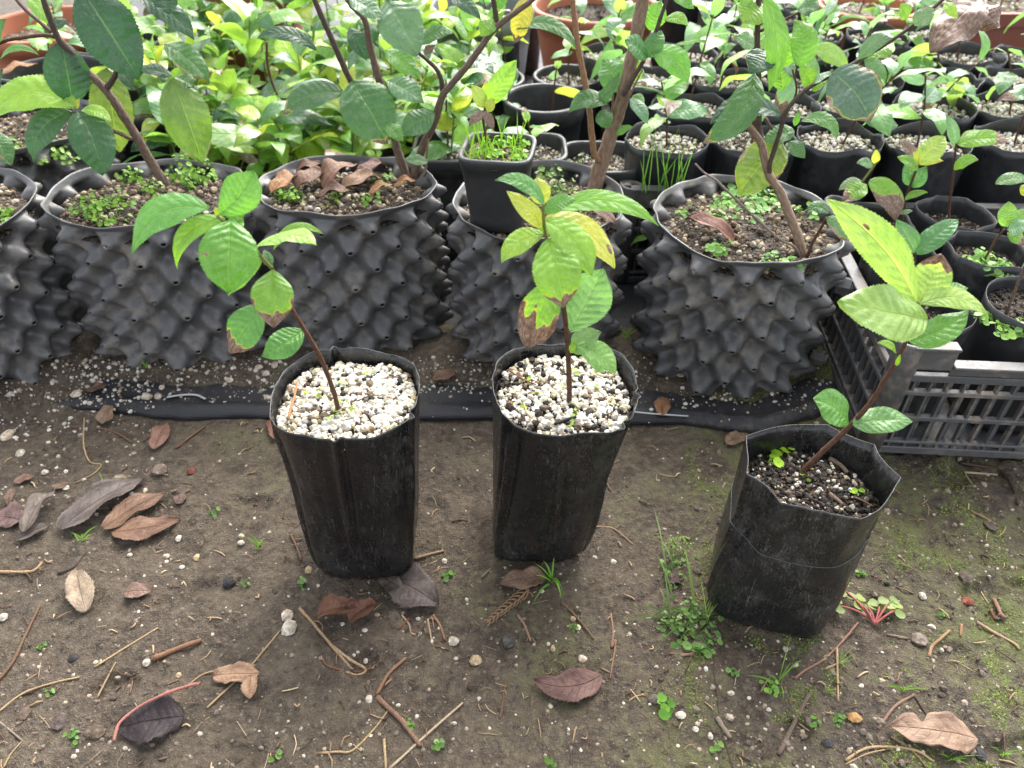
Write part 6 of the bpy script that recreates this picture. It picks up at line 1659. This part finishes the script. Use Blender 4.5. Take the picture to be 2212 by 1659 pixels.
o = build('plant_fibres', Bq.v, Bq.f, grain_material('fibre', [(0.0, (0.05, 0.03, 0.02)), (0.4, (0.12, 0.07, 0.045)), (0.75, (0.28, 0.19, 0.11)), (1.0, (0.42, 0.33, 0.2))]), None, None, None, {'tint': Bq.at})
tag(o, 'short dry root fibres and stalk bits on the earth', 'plant fibres', kind='stuff')

# ================================================================== WEEDS ON THE EARTH
rs = np.random.RandomState(401)
def gblade(B, b, t, w, bow=0.004, zt=0.0):
    q, e = GG(*b), GG(*t, up=zt)
    vs, fs = blade(q, e, S(q, w), bow); B.add(vs, fs, None, rs.rand())
WG = (0.085, 0.165, 0.045)
B = Bag()
for b, t, w, bo, z in [((1510, 1335), (1345, 1345), 7, .004, .004), ((1520, 1330), (1460, 1400), 6, .006, .004), ((1495, 1345), (1410, 1410), 6, .01, .002), ((1440, 1330), (1375, 1325), 5, .006, .006), ((1440, 1320), (1420, 1290), 5, .004, .012), ((1445, 1325), (1430, 1268), 5, .004, .016),
                       ((1455, 1300), (1410, 1230), 4, .006, .02), ((1500, 1310), (1468, 1225), 7, .004, .025), ((1470, 1320), (1415, 1335), 5, .006, .003), ((1450, 1325), (1490, 1340), 5, .006, .004), ((1465, 1250), (1412, 1170), 4, .006, .012), ((1440, 1240), (1405, 1130), 4, .006, .02), ((1455, 1230), (1530, 1140), 4, .006, .018), ((1430, 1250), (1470, 1200), 5, .006, .01)]:
    gblade(B, b, t, w, bo, z)
for (x, y) in [(1490, 1340), (1505, 1330), (1520, 1350), (1480, 1360), (1510, 1370), (1470, 1370), (1455, 1345), (1440, 1355), (1500, 1318), (1460, 1245), (1450, 1260), (1470, 1225), (1440, 1235), (1530, 1335), (1485, 1322)]:
    cress(B, GG(x, y), rs, 0.010, 9, 0.0017, 0.7)
weed_obj('weed_clump', B, 'sprawling clump of grass and cress left of the short bag', 'weeds', WG)
B = Bag()
for (x, y) in [(1520, 1400), (1500, 1395), (1512, 1418), (1475, 1380), (1528, 1385)]:
    cress(B, GG(x, y), rs, 0.010, 4, 0.0029, 0.5)
weed_obj('weed_clump', B, 'round-leaved weed below the sprawling clump', 'weeds', (0.075, 0.17, 0.04))
B = Bag()
for k in range(7):
    q = (1520 + rs.randn() * 5, 1345 + rs.randn() * 5)
    gblade(B, q, (1500 + rs.rand() * 55, 1270 + rs.rand() * 60), 2.2, 0.003, 0.016 + 0.012 * rs.rand())
weed_obj('weed_clump', B, 'seed-bearing cress stalks leaning on the short bag', 'weeds', (0.20, 0.30, 0.09))
B = Bag()
for k in range(7):
    gblade(B, (1452 + rs.randn() * 4, 1210), (1430 + rs.rand() * 40, 1180 + rs.rand() * 20), 2.0, 0.002, 0.012)
for k in range(14): cress(B, GG(1458 + rs.randn() * 12, 1190 + rs.randn() * 8, 0.010), rs, 0.004, 4, 0.0008, 1.0)
weed_obj('weed_clump', B, 'flowering cress head between the middle and short bags', 'weeds', (0.20, 0.30, 0.09))
B = Bag()
for b, t, w, bo, z in [((1188, 1262), (1150, 1312), 6, .006, .003), ((1192, 1258), (1212, 1298), 6, .010, .003), ((1190, 1256), (1148, 1252), 4, .004, .004), ((1192, 1250), (1172, 1228), 4, .004, .010), ((1192, 1250), (1196, 1222), 4, .003, .012), ((1190, 1250), (1155, 1232), 3, .003, .008), ((1192, 1254), (1215, 1282), 4, .008, .002)]:
    gblade(B, b, t, w, bo, z)
weed_obj('grass_tuft', B, 'small grass tuft at the foot of the middle bag', 'grass', (0.13, 0.33, 0.03))
B = Bag()
for b, t, w, bo, z in [((1680, 1480), (1608, 1465), 5, .004, .003), ((1684, 1470), (1732, 1432), 6, .006, .004), ((1682, 1470), (1700, 1386), 3, .004, .012), ((1682, 1478), (1690, 1520), 3, .006, .001), ((1684, 1490), (1730, 1508), 3, -.001, .003), ((1680, 1474), (1650, 1465), 5, .004, .003), ((1682, 1472), (1705, 1440), 4, .004, .006)]:
    gblade(B, b, t, w, bo, z)
for (x, y) in [(1660, 1482), (1668, 1490)]: cress(B, GG(x, y), rs, 0.006, 6, 0.0020, 0.6)
weed_obj('grass_tuft', B, 'small grass tuft below the short bag', 'grass', (0.14, 0.30, 0.05))
B = Bag()
stems_ = [((1888, 1352), (1845, 1308)), ((1888, 1352), (1815, 1282)), ((1888, 1352), (1895, 1315)), ((1888, 1352), (1930, 1328)), ((1888, 1352), (1868, 1322)), ((1880, 1340), (1800, 1318)), ((1888, 1352), (1915, 1310))]
for b, t in stems_:
    q, e = GG(*b), GG(*t, up=0.007)
    c = e
    for k in range(3):
        th = k * 2.09 + rs.rand()
        vs, fs = roundleaf(c + V((math.cos(th) * 0.0042, math.sin(th) * 0.0042, 0)), 0.0040, (math.cos(th) * 0.25, math.sin(th) * 0.25, 1), 0.9); B.add(vs, fs, None, rs.rand())
cl = plant('clover', GG(1888, 1352), 'clover with reddish stalks right of the short bag', 'clover')
build('leaflets', B.v, B.f, M_WEED, cl, (0.15, 0.22, 0.07), None, {'tint': B.at})
for b, t in stems_:
    q, e = GG(*b, up=0.0015), GG(*t, up=0.0065)
    vs, fs, uv = tube([q, q.lerp(e, 0.5) + V((0, 0, 0.003)), e], 0.0009, 0.0006, 6, 4)
    build('stalk', vs, fs, M_TWIG, cl, (0.34, 0.10, 0.10), uv)
B = Bag()
for k in range(7): cress(B, GG(1436 + rs.randn() * 9, 1525 + rs.randn() * 13), rs, 0.006, 1, 0.0030, 0.8)
weed_obj('sprout', B, 'round-leaved sprout at the bottom centre right', 'sprout', (0.10, 0.25, 0.03), 'tiny green sprouts on the earth')
for x, y, n, r, lb in [(162, 1595, 5, .0034, 'sprout left of the blackish leaf'), (650, 1265, 4, .0028, 'sprout left below the left bag'), (463, 1107, 3, .0030, 'sprout left of the left bag, upper'), (966, 1245, 5, .0032, 'sprout right of the left bag foot'), (948, 1610, 4, .0030, 'sprout right of the broken stick'), (90, 1400, 5, .0016, 'sprout beside the slanting brown twig'),
                       (533, 1262, 3, .0022, 'sprout right of the charcoal lump'), (886, 1572, 3, .0024, 'sprout at the broken stick'), (1190, 1645, 4, .0028, 'sprout at the bottom edge centre'), (1815, 1558, 6, .0024, 'sprout left of the orange wood chip'), (1765, 1568, 4, .0024, 'second sprout left of the wood chip'), (1582, 1455, 5, .0026, 'sprout left of the small grass tuft'), (592, 1655 - 20, 2, .003, 'pale sprout near the bottom left of centre'), (2030, 1330, 3, .0026, 'sprout on the moss at right'), (1860, 1290 - 40, 5, .0022, 'sprout above the clover'), (1238, 1360, 3, .0024, 'sprout beside the brown twig'), (112, 1499, 3, .0018, 'sprout below the bent straw'), (1549, 1620, 3, .003, 'curled sprout at the thin dark root')]:
    B = Bag()
    for k in range(n): cress(B, GG(x + rs.randn() * 3, y + rs.randn() * 4), rs, 0.004, 2, r * 0.62, 0.8)
    weed_obj('sprout', B, 'tiny green ' + lb, 'sprout', (0.085, 0.18, 0.04), 'tiny green sprouts on the earth')
for x, y, lb in [(1815, 1430, 'beside the straight straw'), (2050, 1640, 'by the charcoal flake at bottom right'), (2160, 1630, 'in the bottom right corner'), (180, 1165, 'in front of the large grey leaf'), (225, 1060, 'behind the large grey leaf'), (560, 1180, 'left of the left bag'), (1950, 1490, 'above the brown twig at right'), (318, 790, 'in front of the dimpled pot with clover'), (1354, 728, 'between two dimpled pots')]:
    B = Bag(); P = GG if y > 930 else SS
    for k in range(6):
        q = P(x + rs.randn() * 4, y + rs.randn() * 3); e = q + V((rs.randn() * 0.008, rs.randn() * 0.006, 0.006 + 0.008 * rs.rand()))
        vs, fs = blade(q, e, 0.0011, 0.002); B.add(vs, fs, None, rs.rand())
    weed_obj('grass_sprig', B, 'tiny grass sprig ' + lb, 'grass', (0.15, 0.34, 0.05), 'tiny grass sprigs')
B = Bag()
for (x, y) in [(1680, 985), (1692, 980), (1672, 998)]: cress(B, G(x, y, 0.103), rs, 0.006, 4, 0.0032, 0.8)
weed_obj('sprout', B, 'bright green sprout in the short bag left of the stem', 'sprout', (0.26, 0.48, 0.04), 'tiny green sprouts in the bags')
B = Bag()
for (x, y) in [(1845, 1065), (1855, 1062), (1842, 1072), (1740, 1036)]: cress(B, G(x, y, 0.104), rs, 0.004, 4, 0.0018, 0.8)
weed_obj('sprout', B, 'tiny green sprout in the short bag right of the stem', 'sprout', (0.2, 0.40, 0.04), 'tiny green sprouts in the bags')
for x, y, px, lb in [(1712, 1024, 16, 'white crumb at the stem foot in the short bag'), (1845, 1045, 18, 'pale crumb at the right in the short bag'), (1638, 984, 14, 'pale yellow husk at the left rim in the short bag')]:
    c = G(x, y, 0.104)
    stone(x, y, px, (0.62, 0.58, 0.46), lb, seed=int(x) % 8, group='crumbs on the soil of the short bag', P=lambda a, b: G(a, b, 0.103))
# moss cushions on the damp earth at the right
rs = np.random.RandomState(501)
P, Z = [], []
while len(P) < 9500:
    q = GG(1480 + rs.rand() * 760, 960 + rs.rand() * 720)
    if nz(q.x * 22, q.y * 22, 31.0) + 0.5 * nz(q.x * 70, q.y * 70, 32.0) > 0.10 + 0.25 * rs.rand():
        P.append((q.x, q.y, q.z - 0.0002)); Z.append(0.0006 + 0.0012 * rs.rand())
gv_, gf_, gt_ = grains(P, Z, 1, rs)
o = put('moss', mesh('moss', gv_, gf_, attrs={'tint': gt_}, smooth=False), grain_material('moss', [(0.0, (0.045, 0.065, 0.012)), (0.5, (0.095, 0.125, 0.025)), (1.0, (0.18, 0.22, 0.05))]))
tag(o, 'green moss cushions on the damp earth at right', 'moss', kind='stuff')
